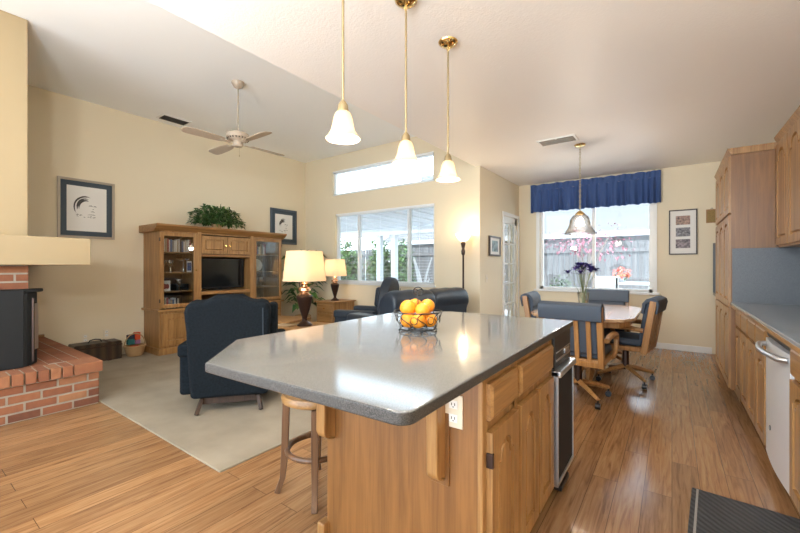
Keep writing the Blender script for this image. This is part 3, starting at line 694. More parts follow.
# ================================================================ CEILING FAN
fan = thing('ceiling_fan', 'pale beige four-blade ceiling fan hanging over the living room', 'ceiling fan', (-4.155, 2.515, ZL))
obj('canopy', B().lathe([(.02, -.075), (.045, -.06), (.07, -.02), (.072, 0)], 24), M['fanm'], fan, smooth=True)
obj('downrod', B().tube([(0, 0, -.06), (0, 0, -.60)], .008, 10), M['silverframe'], fan, smooth=True)
mz = -.595
b = B().lathe([(.03, mz), (.10, mz - .005), (.125, mz - .02), (.128, mz - .065), (.11, mz - .085), (.06, mz - .10), (.055, mz - .105)], 32)
obj('motor_housing', b, M['fanm'], fan, smooth=True)
b = B()
for k in range(22): a = 2 * PI * k / 22; b.box(-.006, .108, mz - .084, .006, .124, mz - .068); b.v[-8:] = [(x * math.cos(a) - y * math.sin(a), x * math.sin(a) + y * math.cos(a), z) for x, y, z in b.v[-8:]]
obj('vent_slots', b, M['vent'], fan)
obj('switch_housing', B().lathe([(.055, mz - .105), (.058, mz - .15), (.045, mz - .165), (.001, mz - .17)], 24), M['fanm'], fan, smooth=True)
obj('pull_chain', B().tube([(.03, 0, mz - .16), (.03, 0, mz - .26)], .0015, 5).ball((.03, 0, mz - .275), .008, 8, 0, (.7, .7, 2)), M['satin'], fan)
for a in (-92, -2, 88, 178):
    bl = [(.17, -.045), (.30, -.062), (.55, -.068), (.60, -.060), (.62, -.035), (.62, .035), (.60, .060), (.55, .068), (.30, .062), (.17, .045)]
    o = obj('blade', B().prism(bl, 'z', -.004, .004), M['fanm'], fan, loc=(0, 0, mz - .125), rot=(R(11), 0, R(a)), bevel=.002)
    obj('blade_iron', B().box(.09, -.02, -.012, .21, .02, -.004), M['fanm'], o, bevel=.003)

# ================================================================ VENTS
v = thing('ceiling_vent', 'dark slotted air vent at the edge of the living room ceiling', 'vent', (-5.97, 2.60, ZL))
obj('frame', B().box(-.12, -.20, -.012, .12, .20, 0), M['white'], v, bevel=.003)
obj('opening', B().box(-.09, -.17, -.014, .09, .17, -.0115), M['vent'], v)
b = B()
for k in range(6): x = -.08 + .03 * k; b.box(x, -.17, -.02, x + .006, .17, -.013)
obj('louvre', b, M['vent'], v)
v = thing('ceiling_vent', 'white double air vent on the kitchen ceiling by the dining window', 'vent', (-1.09, 4.68, ZK))
obj('frame', B().box(-.21, -.11, -.012, .21, .11, 0), M['white'], v, bevel=.003)
obj('opening', B().box(-.185, -.085, -.014, -.01, .085, -.0115).box(.01, -.085, -.014, .185, .085, -.0115), M['vent'], v)
b = B()
for k in range(7):
    y = -.075 + .022 * k; b.box(-.185, y, -.02, .185, y + .0035, -.013)
obj('louvre', b, M['silverframe'], v)

# ================================================================ ENTERTAINMENT CENTRE (local x = world y, front faces +x)
EY0, EY1 = 2.285, 4.32; EW = EY1 - EY0
ec = thing('entertainment_center', 'large oak entertainment cabinet with glass doors against the living room wall', 'entertainment cabinet', (-5.70, EY0, .014), PI / 2)
ED = 5.70 - 6.245 + .0; ED = .54
yl = lambda Y: Y - EY0
zt = 1.74; zb = .60
a1, a2 = .555, 1.425         # divisions between side towers and centre
b = B(); b.box(0, .0, .0, EW, ED, .09); b.box(.02, .02, .09, EW - .02, ED, zb)
obj('base_unit', b, M['oak'], ec, bevel=.004)
obj('ledge', B().box(-.015, -.02, zb, EW + .015, ED, zb + .03), M['oakx'], ec, bevel=.006)
b = B(); s0 = .03
b.box(.015, s0, zb + .03, .035, ED, zt); b.box(EW - .035, s0, zb + .03, EW - .015, ED, zt)
b.box(a1 - .01, s0, zb + .03, a1 + .01, ED, zt); b.box(a2 - .01, s0, zb + .03, a2 + .01, ED, zt)
b.box(.015, s0, zt - .03, EW - .015, ED, zt)
obj('carcass', b, M['oak'], ec)
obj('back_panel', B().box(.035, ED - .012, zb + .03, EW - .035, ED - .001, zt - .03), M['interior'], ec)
obj('crown', B().prism([(s0 + .03, zt - .03), (-.01, zt + .01), (-.055, zt + .05), (-.06, zt + .075), (ED, zt + .075), (ED, zt - .03)], 'x', -.045, EW + .045), M['oakx'], ec, bevel=.004)
obj('center_shelf', B().box(a1, s0, .80, a2, ED, .85), M['oakx'], ec, bevel=.003)
obj('center_rail', B().box(a1, s0, 1.375, a2, ED, 1.41), M['oakx'], ec, bevel=.003)
obj('center_stile', B().box(a1 - .03, s0 - .018, zb + .03, a1 + .03, s0, zt), M['oak'], ec); obj('center_stile', B().box(a2 - .03, s0 - .018, zb + .03, a2 + .03, s0, zt), M['oak'], ec)
cwid = (a2 - a1 - .06) / 2
for k in range(2):
    add_door(ec, a1 + .03 + k * cwid + .004, 1.42, cwid - .008, .27, y=s0, rise=0, fr=.05, knob=(cwid - .035 if k == 0 else .027, .13))
for (x0, x1, hg) in ((.02, a1 - .03, 0), (a2 + .03, EW - .02, 1)):
    fr = .052; z0, z1 = zb + .045, zt - .035; w = x1 - x0
    d = obj('glass_door', B().box(x0, s0 - .019, z0, x0 + fr, s0, z1).box(x1 - fr, s0 - .019, z0, x1, s0, z1).box(x0 + fr, s0 - .019, z0, x1 - fr, s0, z0 + fr).box(x0 + fr, s0 - .019, z1 - fr, x1 - fr, s0, z1), M['oak'], ec, bevel=.003)
    obj('pane', B().box(x0 + fr, s0 - .009, z0 + fr, x1 - fr, s0 - .006, z1 - fr), M['cabglass'], d)
    kx = x1 - .026 if hg == 0 else x0 + .026
    obj('knob', B().tube([(kx, s0 - .019, 1.17), (kx, s0 - .03, 1.17), (kx, s0 - .046, 1.17)], [.006, .014, .011], 12), M['brass'], d, smooth=True)
    for q in (z0 + .08, z1 - .13): xx = x0 if hg == 0 else x1; obj('hinge', B().box(xx - .006, s0 - .024, q, xx + .004, s0, q + .05), M['bronze'], d)
    for z in (.86, 1.13, 1.42): obj('shelf', B().box(x0 + .015, s0 + .03, z, x1 - .015, ED - .012, z + .014), M['oakx'], ec)
for x0, w in ((.045, .47), (a1 + .02, .40), (a1 + .43, .40), (a2 + .04, .50)):
    add_door(ec, x0, .125, w, .44, y=.02, rise=0, fr=.065, knob=(w - .035, .36))
# TV
tv = thing('tv', 'flat black TV standing in the middle bay of the oak entertainment cabinet', 'TV', (-5.70 - .22, EY0 + (a1 + a2) / 2, .866), PI / 2)
obj('body', B().box(-.405, -.02, .030, .405, .03, .50), M['blackplastic'], tv, bevel=.006)
obj('screen', B().box(-.39, -.0225, .048, .39, -.0195, .487), M['screen'], tv)
obj('stand', B().box(-.15, -.07, 0, .15, .09, .012).box(-.03, -.0, .01, .03, .02, .06), M['blackplastic'], tv, bevel=.004)
# things on the shelves
def hutch(lx, ly, z): return (-5.70 - ly, EY0 + lx, z + .014)
g = random.Random(5); x = .095
i = 0
while x < .46:
    w = g.uniform(.014, .026); hh = g.uniform(.15, .19)
    o = obj('dvd_case', B().box(-w / 2 + .0005, 0, 0, w / 2 - .0005, .13, hh), SPINES[i % 7 if i % 3 else 0], loc=hutch(x + w / 2, .085, 1.4345), rot=(0, 0, PI / 2), bevel=.001)
    tag(o, 'slim upright case in the row on the top shelf behind the cabinet glass', 'case', 'cases on the top shelf of the glass cabinet'); x += w + .0015; i += 1
x = .085
while x < .29:
    w = g.uniform(.018, .03); hh = g.uniform(.12, .155)
    o = obj('book', B().box(-w / 2 + .0005, 0, 0, w / 2 - .0005, .12, hh), SPINES[(i * 3 + 1) % 7], loc=hutch(x + w / 2, .085, .631), rot=(0, 0, PI / 2), bevel=.001)
    tag(o, 'small upright book in the row on the cabinet floor behind glass', 'book', 'books on the floor of the glass cabinet'); x += w + .0015; i += 1
def goblet(lx, ly, z, s, lab, grp=None, m='clear'):
    t = thing('goblet', lab, 'glass', hutch(lx, ly, z), group=grp)
    obj('bowl', B().lathe([(.004, .06 * s), (.02 * s, .07 * s), (.034 * s, .095 * s), (.036 * s, .13 * s), (.034 * s, .13 * s), (.030 * s, .095 * s), (.004, .066 * s)], 16), M[m], t, smooth=True)
    obj('stem', B().tube([(0, 0, .004), (0, 0, .062 * s)], .004 * s, 8).lathe([(.001, 0), (.028 * s, 0), (.026 * s, .004), (.001, .006)], 16), M[m], t, smooth=True)
    return t
goblet(.12, .17, 1.1445, 1.3, 'stemmed glass at the outer end of the second shelf behind glass', None, 'chrome'); goblet(.22, .17, 1.1445, 1.3, 'stemmed glass midway along the second shelf behind glass', None, 'chrome')
goblet(.33, .15, .8745, 1.2, 'silver goblet on the third shelf of the glass cabinet', None, 'chrome')
goblet(1.72, .20, .8745, 1.3, 'silver goblet in the glass tower next to the potted plant', None, 'chrome')
t = thing('serving_dish', 'silver footed dish raised on the second cabinet shelf', 'dish', hutch(.40, .17, 1.1445))
obj('foot', B().lathe([(.04, 0), (.035, .006), (.012, .02), (.012, .15), (.02, .16)], 18), M['chrome'], t, smooth=True); obj('bowl', B().lathe([(.02, .158), (.08, .175), (.11, .20), (.105, .202), (.06, .183), (.01, .17)], 24), M['chrome'], t, smooth=True)
t = thing('picture_card', 'blue and white card leaning on the second cabinet shelf', 'card', hutch(.455, .11, 1.1445), PI / 2)
obj('sheet', B().box(-.035, 0, 0, .035, .004, .16), M['paper'], t); obj('print', B().box(-.028, -.002, .02, .028, 0, .14), SPINES[4], t)
t = thing('small_framed_photo', 'small framed photo with red and white figures on the third cabinet shelf', 'photo', hutch(.14, .12, .8745), PI / 2)
obj('frame', B().box(-.06, 0, 0, .06, .012, .15), M['paper'], t, bevel=.003); obj('print', B().ball((-.015, -.002, .07), .03, 10, 0, (1, .1, 1.3)).ball((.02, -.002, .07), .025, 10, 0, (1, .1, 1.5)), SPINES[2], t)
t = thing('receiver_box', 'black media player box on the third shelf behind glass', 'media player', hutch(.40, .30, .8745), PI / 2)
obj('body', B().box(-.09, -.1, 0, .09, .12, .09), M['blackplastic'], t, bevel=.004); obj('display', B().box(-.06, -.103, .03, .03, -.0995, .055), M['screen'], t)
x = 1.53
for k in range(9):
    w = g.uniform(.016, .03); hh = g.uniform(.13, .19)
    o = obj('book', B().box(-w / 2 + .0005, 0, 0, w / 2 - .0005, .13, hh), SPINES[(k * 2) % 7], loc=hutch(x + w / 2, .1, 1.4345), rot=(0, 0, PI / 2), bevel=.001)
    tag(o, 'upright book on the top shelf of the tower next to the potted plant', 'book', 'books in the tower by the potted plant'); x += w + .0015
t = thing('plate', 'pale plate standing on edge in the glass tower next to the potted plant', 'plate', hutch(1.75, .36, 1.1445), PI / 2)
p_ = B().lathe([(.001, 0), (.07, .0), (.11, .012), (.109, .016), (.07, .005), (.001, .005)], 28, caps=False); p_.v = [(x, -z, y + .11) for x, y, z in p_.v]; obj('dish', p_, M['paper'], t, smooth=True, rot=(R(-10), 0, 0))
t = thing('potted_ivy', 'bushy dark green ivy plant on top of the oak entertainment cabinet', 'plant', (-5.93, 3.22, .014 + zt + .077))
obj('pot', B().lathe([(.06, 0), (.08, .07), (.08, .08)], 20), M['wicker'], t, smooth=True)
obj('foliage', B().cloud((0, 0, .09), (.19, .42, .29), 1000, .07, random.Random(2), 0, True).cloud((0, .1, .09), (.19, .36, .26), 320, .065, random.Random(3), 1, True), [M['leaf'], M['leafp']], t)

# ================================================================ WALL ART
def frame(name, label, cat, w, h, loc, rz, fm, matm, border, matw, draw=None, depth=.028):
    t = thing(name, label, cat, loc, rz); b = B(); d = depth
    b.box(-w / 2, -d, 0, -w / 2 + border, 0, h); b.box(w / 2 - border, -d, 0, w / 2, 0, h); b.box(-w / 2 + border, -d, 0, w / 2 - border, 0, border); b.box(-w / 2 + border, -d, h - border, w / 2 - border, 0, h)
    obj('frame', b, fm, t, bevel=.003)
    obj('mat', B().box(-w / 2 + border, -d * .5, border, w / 2 - border, -.001, h - border), matm, t)
    if matw: obj('paper', B().box(-w / 2 + border + matw, -d * .5 - .002, border + matw, w / 2 - border - matw, -d * .5 + .001, h - border - matw), M['paper'], t)
    if draw: obj('drawing', draw(-d * .5 - .003), M['ink'], t)
    return t
def ribbon(b, pts, y, w):
    n = len(pts); vs = []
    for i, p in enumerate(pts):
        a = pts[max(0, i - 1)]; c = pts[min(n - 1, i + 1)]; dx, dz = c[0] - a[0], c[1] - a[1]; l = math.hypot(dx, dz) or 1
        ww = w * math.sin(PI * (i + .5) / n); vs += [(p[0] - dz / l * ww, y, p[1] + dx / l * ww), (p[0] + dz / l * ww, y, p[1] - dx / l * ww)]
    b.add(vs, [(2 * i, 2 * i + 1, 2 * i + 3, 2 * i + 2) for i in range(n - 1)])
def sketch(h, s, seed):
    def f(y):
        b = B(); g = random.Random(seed)
        for k in range(16):
            r_ = s * g.uniform(.55, 1.05); a0 = g.uniform(60, 130); a1 = a0 + g.uniform(40, 110)
            ribbon(b, [(r_ * .8 * math.cos(R(a0 + (a1 - a0) * q / 9)) - s * .1, h / 2 + .1 * s + r_ * math.sin(R(a0 + (a1 - a0) * q / 9))) for q in range(10)], y - k * 1e-5, s * g.uniform(.02, .06))
        for (x, z, ww, t) in ((.25, .28, .16, .03), (.55, .25, .12, .03), (.42, .0, .05, .02), (.38, -.22, .15, .025), (.3, -.5, .3, .02)):
            ribbon(b, [(s * (x - ww + 2 * ww * q / 6), h / 2 + s * (z + .04 * math.sin(PI * q / 6))) for q in range(7)], y - 2e-4, s * t)
        for k in range(12):
            x, z = s * g.uniform(-.8, .5), h / 2 - s * g.uniform(.45, .75); ribbon(b, [(x + s * .035 * q, z + s * .03 * math.sin(q)) for q in range(5)], y - 3e-4, s * .02)
        return b
    return f
frame('framed_sketch', 'wide pewter framed pencil sketch in a slate mat above the fireplace hearth', 'picture', .60, .765, (XL, 1.647, 1.608), PI / 2, M['silverframe'], M['matblue'], .03, .062, sketch(.765, .15, 4))
frame('framed_sketch', 'framed pencil sketch in a slate mat in the corner above the tall plant', 'picture', .62, .69, (XL, 4.75, 1.68), PI / 2, M['blueframe'], M['matblue'], .035, .07, sketch(.69, .14, 9))
t = frame('framed_print', 'small dark framed landscape print on the wall before the glazed patio door', 'picture', .45, .31, (XD, 5.74, 1.405), PI / 2, M['darkframe'], M['paper'], .025, 0, None, .03)
obj('print', B().box(-.12, -.018, .07, .12, -.015, .24), mat('landscape_print', (0.20, 0.27, 0.29), .6, noise=(14, .8)), t)
t = frame('photo_frame', 'dark wood frame holding three stacked team photos on the dining wall', 'picture', .335, .66, (.13, YD, 1.415), 0, M['darkframe'], M['paper'], .016, 0, None, .025)
pm = [mat('photo_print_%s' % k, c, .5, noise=(38, .95)) for k, c in (('mauve', (.20, .16, .17)), ('grey', (.19, .18, .19)), ('warm', (.27, .17, .13)))]
for k in range(3): obj('photo', B().box(-.085, -.016, .095 + .172 * k, .085, -.0126, .225 + .172 * k), pm[k], t)
t = thing('wall_plaque', 'small square wooden plaque on the dining wall by the pantry', 'plaque', (.46, YD, 1.86), 0)
obj('frame', B().box(-.065, -.015, 0, .065, 0, .012).box(-.065, -.015, .18, .065, 0, .192).box(-.065, -.015, .012, -.053, 0, .18).box(.053, -.015, .012, .065, 0, .18), M['chairoak'], t); obj('board', B().box(-.053, -.008, .012, .053, -.001, .18), M['cork'], t)
obj('hook', B().tube([(.012 * math.cos(PI * k / 8), -.006, .192 + .018 * math.sin(PI * k / 8)) for k in range(9)], .003, 6), M['bronze'], t)
fx = lambda X: (lambda u, v, w: (X - v, u, w))
for (y, z, lab, sw) in ((1.63, .30, 'almond outlet plate low on the living wall above the dark case', False), (1.86, .33, 'almond outlet plate low on the living wall near the wicker basket', False)):
    p = thing('outlet', lab, 'outlet', (XL, y, z)); outlet(p, lambda u, v, w: (-v, u, w), 0, 0)
p = thing('light_switch', 'almond light switch on the wall beside the patio door', 'light switch', (XD, 5.44, 1.06)); outlet(p, lambda u, v, w: (-v, u, w), 0, 0, 'plate', True)

# ================================================================ CASE, BASKET OF CLOTHS
t = thing('storage_case', 'dark brown leather case with a carry handle on the carpet by the hearth', 'case', (-6.09, 1.69, .0145))
obj('body', B().box(-.14, -.24, 0, .12, .26, .24), M['trunk'], t, bevel=.012); obj('lid_band', B().box(-.142, -.242, .185, .122, .262, .20), M['bronze'], t)
obj('handle', B().tube([(0, -.07, .24), (0, -.055, .27), (0, .0, .28), (0, .055, .27), (0, .07, .24)], .008, 8), M['black'], t, smooth=True)
obj('strap', B().box(-.144, .10, -.0, .124, .14, .243), M['darkwood'], t)
WB = (-6.02, 2.115, .0145)
t = thing('wicker_basket', 'round natural wicker basket with hoop handle beside the entertainment cabinet', 'basket', WB)
pr = [(.085, 0), (.105, .04), (.12, .10), (.125, .135)]
obj('bowl', B().lathe(pr + [(r - .008, z + (.0 if z else .008)) for r, z in pr[::-1]], 28, caps=False), M['wicker'], t, smooth=True)
obj('floor', B().lathe([(.085, .002), (.085, .008)], 24), M['wicker'], t)
obj('rim', B().tube([(.125 * math.cos(2 * PI * k / 28), .125 * math.sin(2 * PI * k / 28), .137) for k in range(28)], .009, 8, True), M['wicker'], t, smooth=True)
obj('handle', B().tube([(0, .125 * math.cos(PI * k / 16), .137 + .165 * math.sin(PI * k / 16)) for k in range(17)], .008, 8), M['wicker'], t, smooth=True)
for (m_, bx, lab) in (('redc', (-.05, -.055, .012, .05, .055, .130), 'red folded cloth filling the mouth of the wicker basket'), ('teal', (-.085, -.075, .150, -.012, .005, .225), 'teal folded cloth stacked behind the basket handle'),
                    ('lilac', (-.085, .007, .150, -.012, .075, .205), 'lilac folded cloth stacked behind the basket handle'), ('navy', (-.085, -.075, .228, -.012, .005, .285), 'navy folded cloth behind the hoop handle of the basket'), ('redc', (-.085, .007, .207, -.012, .075, .310), 'orange-red folded cloth tallest in the stack behind the basket handle')):
    o = obj('folded_cloth', B().box(*bx), M[m_], loc=WB, bevel=.008); tag(o, lab, 'cloth')

# ================================================================ RECLINER (front faces local -y, back at +y)
def recliner(name, label, loc, rz, m_, w=.70, top=.985, round_=False):
    t = thing(name, label, 'armchair', loc, rz, ); hw = w / 2
    ol = [(-hw + .02, .125), (-hw + .01, .40), (-hw + .005, .70), (-hw - .005, .86), (-hw + .015, .925), (-hw + .07, .945), (-hw + .13, .935), (-hw + .17, .955), (-.10, top), (.10, top), (hw - .17, .955), (hw - .13, .935), (hw - .07, .945), (hw - .015, .925), (hw + .005, .86), (hw - .005, .70), (hw - .01, .40), (hw - .02, .125)]
    if round_: ol = [(-hw + .02, .10), (-hw + .01, .60)] + [(hw * .92 * math.cos(R(a)), .72 + (top - .72) * math.sin(R(a))) for a in range(170, 9, -10)] + [(hw - .01, .60), (hw - .02, .10)]
    obj('backrest', B().prism(ol, 'y', -.16, .0), m_, t, bevel=.035, seg=4, rot=(R(-7), 0, 0), loc=(0, .06, 0))
    obj('headrest', B().box(-hw + .10, -.24, .60, hw - .10, -.14, .90), m_, t, bevel=.045, seg=4, rot=(R(-7), 0, 0), loc=(0, .06, 0))
    for sx in (-1, 1):
        x0, x1 = (hw - .03, hw + .085) if sx > 0 else (-hw - .085, -hw + .03)
        obj('arm', B().box(x0, -.66, .14, x1, -.02, .52).box(x0 - .012, -.67, .46, x1 + .012, 0, .575), m_, t, bevel=.03, seg=4)
        if not round_: obj('wing', B().box(sx * hw - .045, -.25, .55, sx * hw + .035, -.02, .90), m_, t, bevel=.035, seg=4)
        if sx < 0: obj('piping', B().tube([(sx * (hw - .055), .063 - .10 * (z - .5) * -1.0 - .0 if False else .066 + math.sin(R(7)) * z, z) for z in (.25, .4, .6, .8, .88)], .005, 6), M['piping'], t, smooth=True)
    obj('seat_base', B().box(-hw, -.66, .14, hw, .0, .32), m_, t, bevel=.025, seg=3)
    obj('seat_cushion', B().box(-hw + .035, -.70, .32, hw - .035, -.14, .46), m_, t, bevel=.045, seg=4)
    obj('footrest', B().box(-hw + .03, -.73, .12, hw - .03, -.665, .42), m_, t, bevel=.03, seg=3)
    for sx in (-1, 1):
        obj('rocker_leg', B().tube([(sx * .25, .10, .012), (sx * .225, .03, .11), (sx * .22, -.05, .135), (sx * .22, -.55, .135), (sx * .225, -.60, .11), (sx * .25, -.66, .012)], .021, 4), M['darkwood'], t, bevel=.004)
    obj('cross_rail', B().box(-.23, -.02, .065, .23, .02, .125).box(-.23, -.56, .085, .23, -.52, .14), M['darkwood'], t, bevel=.004)
    return t
# back plane passes through the two rear feet; chair looks toward the TV
ang = math.atan2(.385, .318)         # direction of its back edge
recliner('recliner', 'navy upholstered rocker recliner seen from behind on the carpet near the island', (-3.075, 1.80, .0145), ang + PI, M['denim'], .65)
recliner('recliner', 'slate blue leather recliner under the living window behind the loveseat', (-3.58, 4.58, .0145), R(-74), M['leather'], .60, 1.06, True)

# ================================================================ LOVESEAT (front -y local)
sf = thing('loveseat', 'slate blue leather reclining loveseat with pillow-top back turned to the kitchen', 'sofa', (-2.385, 4.05, .0145), R(-102))
SW = 1.30
obj('base', B().box(-SW / 2 + .1, -.82, .06, SW / 2 - .1, -.12, .32), M['leather'], sf, bevel=.03, seg=3)
for sx in (-1, 1):
    x0 = sx * (SW / 2 - .04)
    obj('arm', B().box(x0 - .10, -.86, .04, x0 + .10, -.10, .52).box(x0 - .115, -.87, .46, x0 + .115, -.12, .63), M['leather'], sf, bevel=.05, seg=4)
    obj('seat_cushion', B().box(min(sx * .008, sx * (SW / 2 - .14)), -.84, .32, max(sx * .008, sx * (SW / 2 - .14)), -.18, .47), M['leather'], sf, bevel=.05, seg=4)
    n = 9; rings = []
    for i in range(n):
        q = i / (n - 1); x = sx * (.001 + (SW / 2 + .02) * q); dip = .012 * (abs(2 * q - 1) ** 4) + .007 * math.cos(6 * PI * q)
        rings.append([(x, -.26, .34), (x, -.30, .62), (x, -.27, .84 - dip), (x, -.18, .945 - dip), (x, -.06, .955 - dip), (x, .025, .90 - dip), (x, .04, .74 - dip), (x, -.02, .70), (x, -.06, .34)])
    rings = [rings[0]] + rings + [[(p[0] + sx * .004, -.13 + (p[1] + .13) * .8, .5 + (p[2] - .5) * .97) for p in rings[-1]]]
    obj('back_cushion', B().loft(rings), M['leather'], sf, sub=1)
obj('back_panel', B().prism([(-SW / 2 + .0, .08), (SW / 2 - .0, .08), (SW / 2 + .0, .80), (SW / 2 - .08, .86), (-SW / 2 + .08, .86), (-SW / 2 - .0, .80)], 'y', -.14, .015), M['leather'], sf, bevel=.04, seg=4)
for sx in (-1, 1):
    for y in (-.78, -.14): obj('leg', B().box(sx * .55 - .03, y - .03, 0, sx * .55 + .03, y + .03, .07), M['darkwood'], sf)

# ================================================================ LIVING ROOM TABLES AND LAMPS
t = thing('coffee_table', 'low brown oak table on the carpet between recliner and entertainment cabinet', 'table', (-4.42, 3.12, .0145), R(14))
obj('top', B().box(-.50, -.27, .505, .50, .27, .535), M['oakx'], t, bevel=.008); obj('apron', B().box(-.45, -.23, .43, .45, .23, .505), M['oakx'], t)
for sx in (-1, 1):
    for sy in (-1, 1): obj('leg', B().tube([(sx * .43, sy * .21, .505), (sx * .43, sy * .21, 0)], [.034, .024], 4), M['oak'], t, bevel=.004)
t = thing('lamp_table', 'oak lamp table behind the island carrying the larger table lamp', 'table', (-3.45, 3.0, .0145), R(14))
obj('top', B().box(-.29, -.26, .505, .29, .26, .535), M['oakx'], t, bevel=.008); obj('apron', B().box(-.25, -.22, .43, .25, .22, .505), M['oakx'], t)
for sx in (-1, 1):
    for sy in (-1, 1): obj('leg', B().tube([(sx * .24, sy * .21, .505), (sx * .24, sy * .21, 0)], [.03, .022], 4), M['oak'], t, bevel=.004)
o = obj('magazine', B().box(-.105, -.08, 0, .105, .08, .012), SPINES[1], loc=(-3.66, 2.81, .5505), rot=(0, 0, R(14)), bevel=.002); tag(o, 'tan magazine lying on the lamp table corner', 'magazine')
def table_lamp(label, loc, s, power):
    t = thing('table_lamp', label, 'table lamp', loc)
    obj('base', B().lathe([(.085 * s, 0), (.085 * s, .015 * s), (.06 * s, .03 * s), (.03 * s, .055 * s), (.028 * s, .075 * s)], 28), M['bronze'], t, smooth=True)
    obj('body', B().lathe([(.026 * s, .075 * s), (.035 * s, .11 * s), (.062 * s, .20 * s), (.086 * s, .29 * s), (.09 * s, .325 * s), (.075 * s, .345 * s)], 28), M['bronze'], t, smooth=True)
    obj('collar', B().lathe([(.075 * s, .345 * s), (.05 * s, .36 * s), (.045 * s, .375 * s), (.075 * s, .395 * s), (.07 * s, .42 * s), (.03 * s, .44 * s), (.028 * s, .455 * s), (.045 * s, .47 * s), (.02 * s, .49 * s), (.012 * s, .51 * s)], 28), M['copper'], t, smooth=True)
    obj('rod', B().tube([(0, 0, .50 * s), (0, 0, .80 * s)], .005 * s, 8), M['satin'], t)
    a, c, z0, z1 = .205 * s, .170 * s, .50 * s, .835 * s; n = 28
    rect = lambda r, z: [(r * math.copysign(abs(math.cos(2 * PI * (k + .5) / n)) ** .55, math.cos(2 * PI * (k + .5) / n)), r * math.copysign(abs(math.sin(2 * PI * (k + .5) / n)) ** .55, math.sin(2 * PI * (k + .5) / n)), z) for k in range(n)]
    sh = obj('shade', B().loft([rect(a, z0), rect(c, z1), rect(c - .003, z1), rect(a - .003, z0), rect(a, z0)], caps=False), M['lampshade'], t, smooth=True, rot=(0, 0, R(8)))
    obj('spider', B().box(-c, -.003, z1 - .02, c, .003, z1 - .016).box(-.003, -c, z1 - .02, .003, c, z1 - .016), M['satin'], sh)
    obj('bulb', B().ball((0, 0, .63 * s), .03 * s, 12, 0, (1, 1, 1.3)), M['bulb'], t, smooth=True)
    light('table_lamp_light', 'POINT', (0, 0, .68 * s), power, (1, .76, .48), .05, t)
table_lamp('larger dark urn table lamp with square linen shade, standing nearer the island', (-3.49, 2.95, .5505), 1.04, 5)
et = thing('end_table', 'small oak end table with two drawers under the living window corner', 'end table', (-4.97, 4.92, .0145))
obj('body', B().box(-.22, -.26, .05, .22, .26, .585), M['oak'], et, bevel=.004); obj('top', B().box(-.245, -.285, .585, .245, .285, .61), M['oakx'], et, bevel=.008); obj('plinth', B().box(-.23, -.27, 0, .23, .27, .05), M['oak'], et, bevel=.004)
for z, hh in ((.42, .14), (.08, .32)): add_drawer(et, -.19, z, .38, hh, y=-.26, knob=True)
table_lamp('smaller dark urn table lamp with linen shade on the oak end table', (-4.97, 4.90, .6250), .89, 4.5)
# corner plant
t = thing('corner_plant', 'tall broad-leaved house plant in a wicker pot in the living corner', 'plant', (-5.72, 4.80, .0145))
obj('pot', B().lathe([(.11, 0), (.15, .22), (.155, .30), (.14, .30), (.13, .26)], 24), M['wicker'], t, smooth=True)
obj('soil', B().lathe([(.13, .262), (.001, .265)], 20), M['bark'], t)
g = random.Random(11); b = B()
for k in range(4): a = g.uniform(0, 6.28); b.tube([(0, 0, .26), (.05 * math.cos(a), .05 * math.sin(a), .7), (.14 * math.cos(a), .14 * math.sin(a), 1.2 + .08 * k)], [.014, .011, .007], 6)
obj('stem', b, M['bark'], t)
b = B()
for k in range(95):
    a = g.uniform(0, 6.28); z = g.uniform(.5, 1.50); r_ = g.uniform(.05, .22); L = g.uniform(.22, .34)
    d = Vector((math.cos(a), math.sin(a), g.uniform(-.2, .6)))
    if -5.72 + (r_ + L) * math.cos(a) < XL + .03 or 4.80 + (r_ + L) * math.sin(a) > YW - .03 or 4.80 + (r_ + L) * math.sin(a) < 4.42: L = .13
    b.leaf((r_ * math.cos(a), r_ * math.sin(a), z), d, L, L * .58, k % 3 == 0, .35)
obj('foliage', b, [M['leaf'], M['leafp']], t)
# uplight added out of view behind the camera to brighten the living ceiling
t = thing('floor_lamp', 'added white uplight floor lamp, out of view between living room and kitchen', 'floor lamp', (-2.75, -.05, .0005))
obj('base', B().lathe([(.13, 0), (.13, .015), (.02, .04)], 28), M['white'], t, smooth=True); obj('pole', B().tube([(0, 0, .03), (0, 0, 1.72)], .014, 12), M['white'], t, smooth=True)
obj('bowl', B().lathe([(.03, 1.70), (.10, 1.73), (.15, 1.80), (.145, 1.80), (.095, 1.74), (.02, 1.71)], 28, caps=False), M['white'], t, smooth=True)
light('floor_lamp_light', 'POINT', (0, 0, 1.85), 72, (.93, .97, 1), .10, t)
# torchiere
t = thing('floor_lamp', 'dark torchiere floor lamp glowing against the wall beside the living window', 'floor lamp', (-2.47, 5.02, .0005))
obj('base', B().lathe([(.13, 0), (.13, .015), (.05, .04), (.02, .06)], 28), M['bronze'], t, smooth=True)
obj('pole', B().lathe([(.014, .05), (.013, 1.0), (.013, 1.40), (.026, 1.42), (.03, 1.46), (.018, 1.50), (.028, 1.54), (.036, 1.58), (.02, 1.60)], 16), M['bronze'], t, smooth=True)
pr = [(.03, 1.60), (.07, 1.625), (.10, 1.67), (.12, 1.72)]
obj('bowl', B().lathe(pr + [(r - .005, z + .003) for r, z in pr[::-1]], 28, caps=False), shade_mat('torchiere_glass', (.9, .8, .65), (1, .80, .55), .5), t, smooth=True)
obj('bulb', B().ball((0, 0, 1.67), .025, 10), M['bulb'], t, smooth=True)
light('floor_lamp_light', 'POINT', (0, 0, 1.76), 7, (1, .80, .54), .05, t)

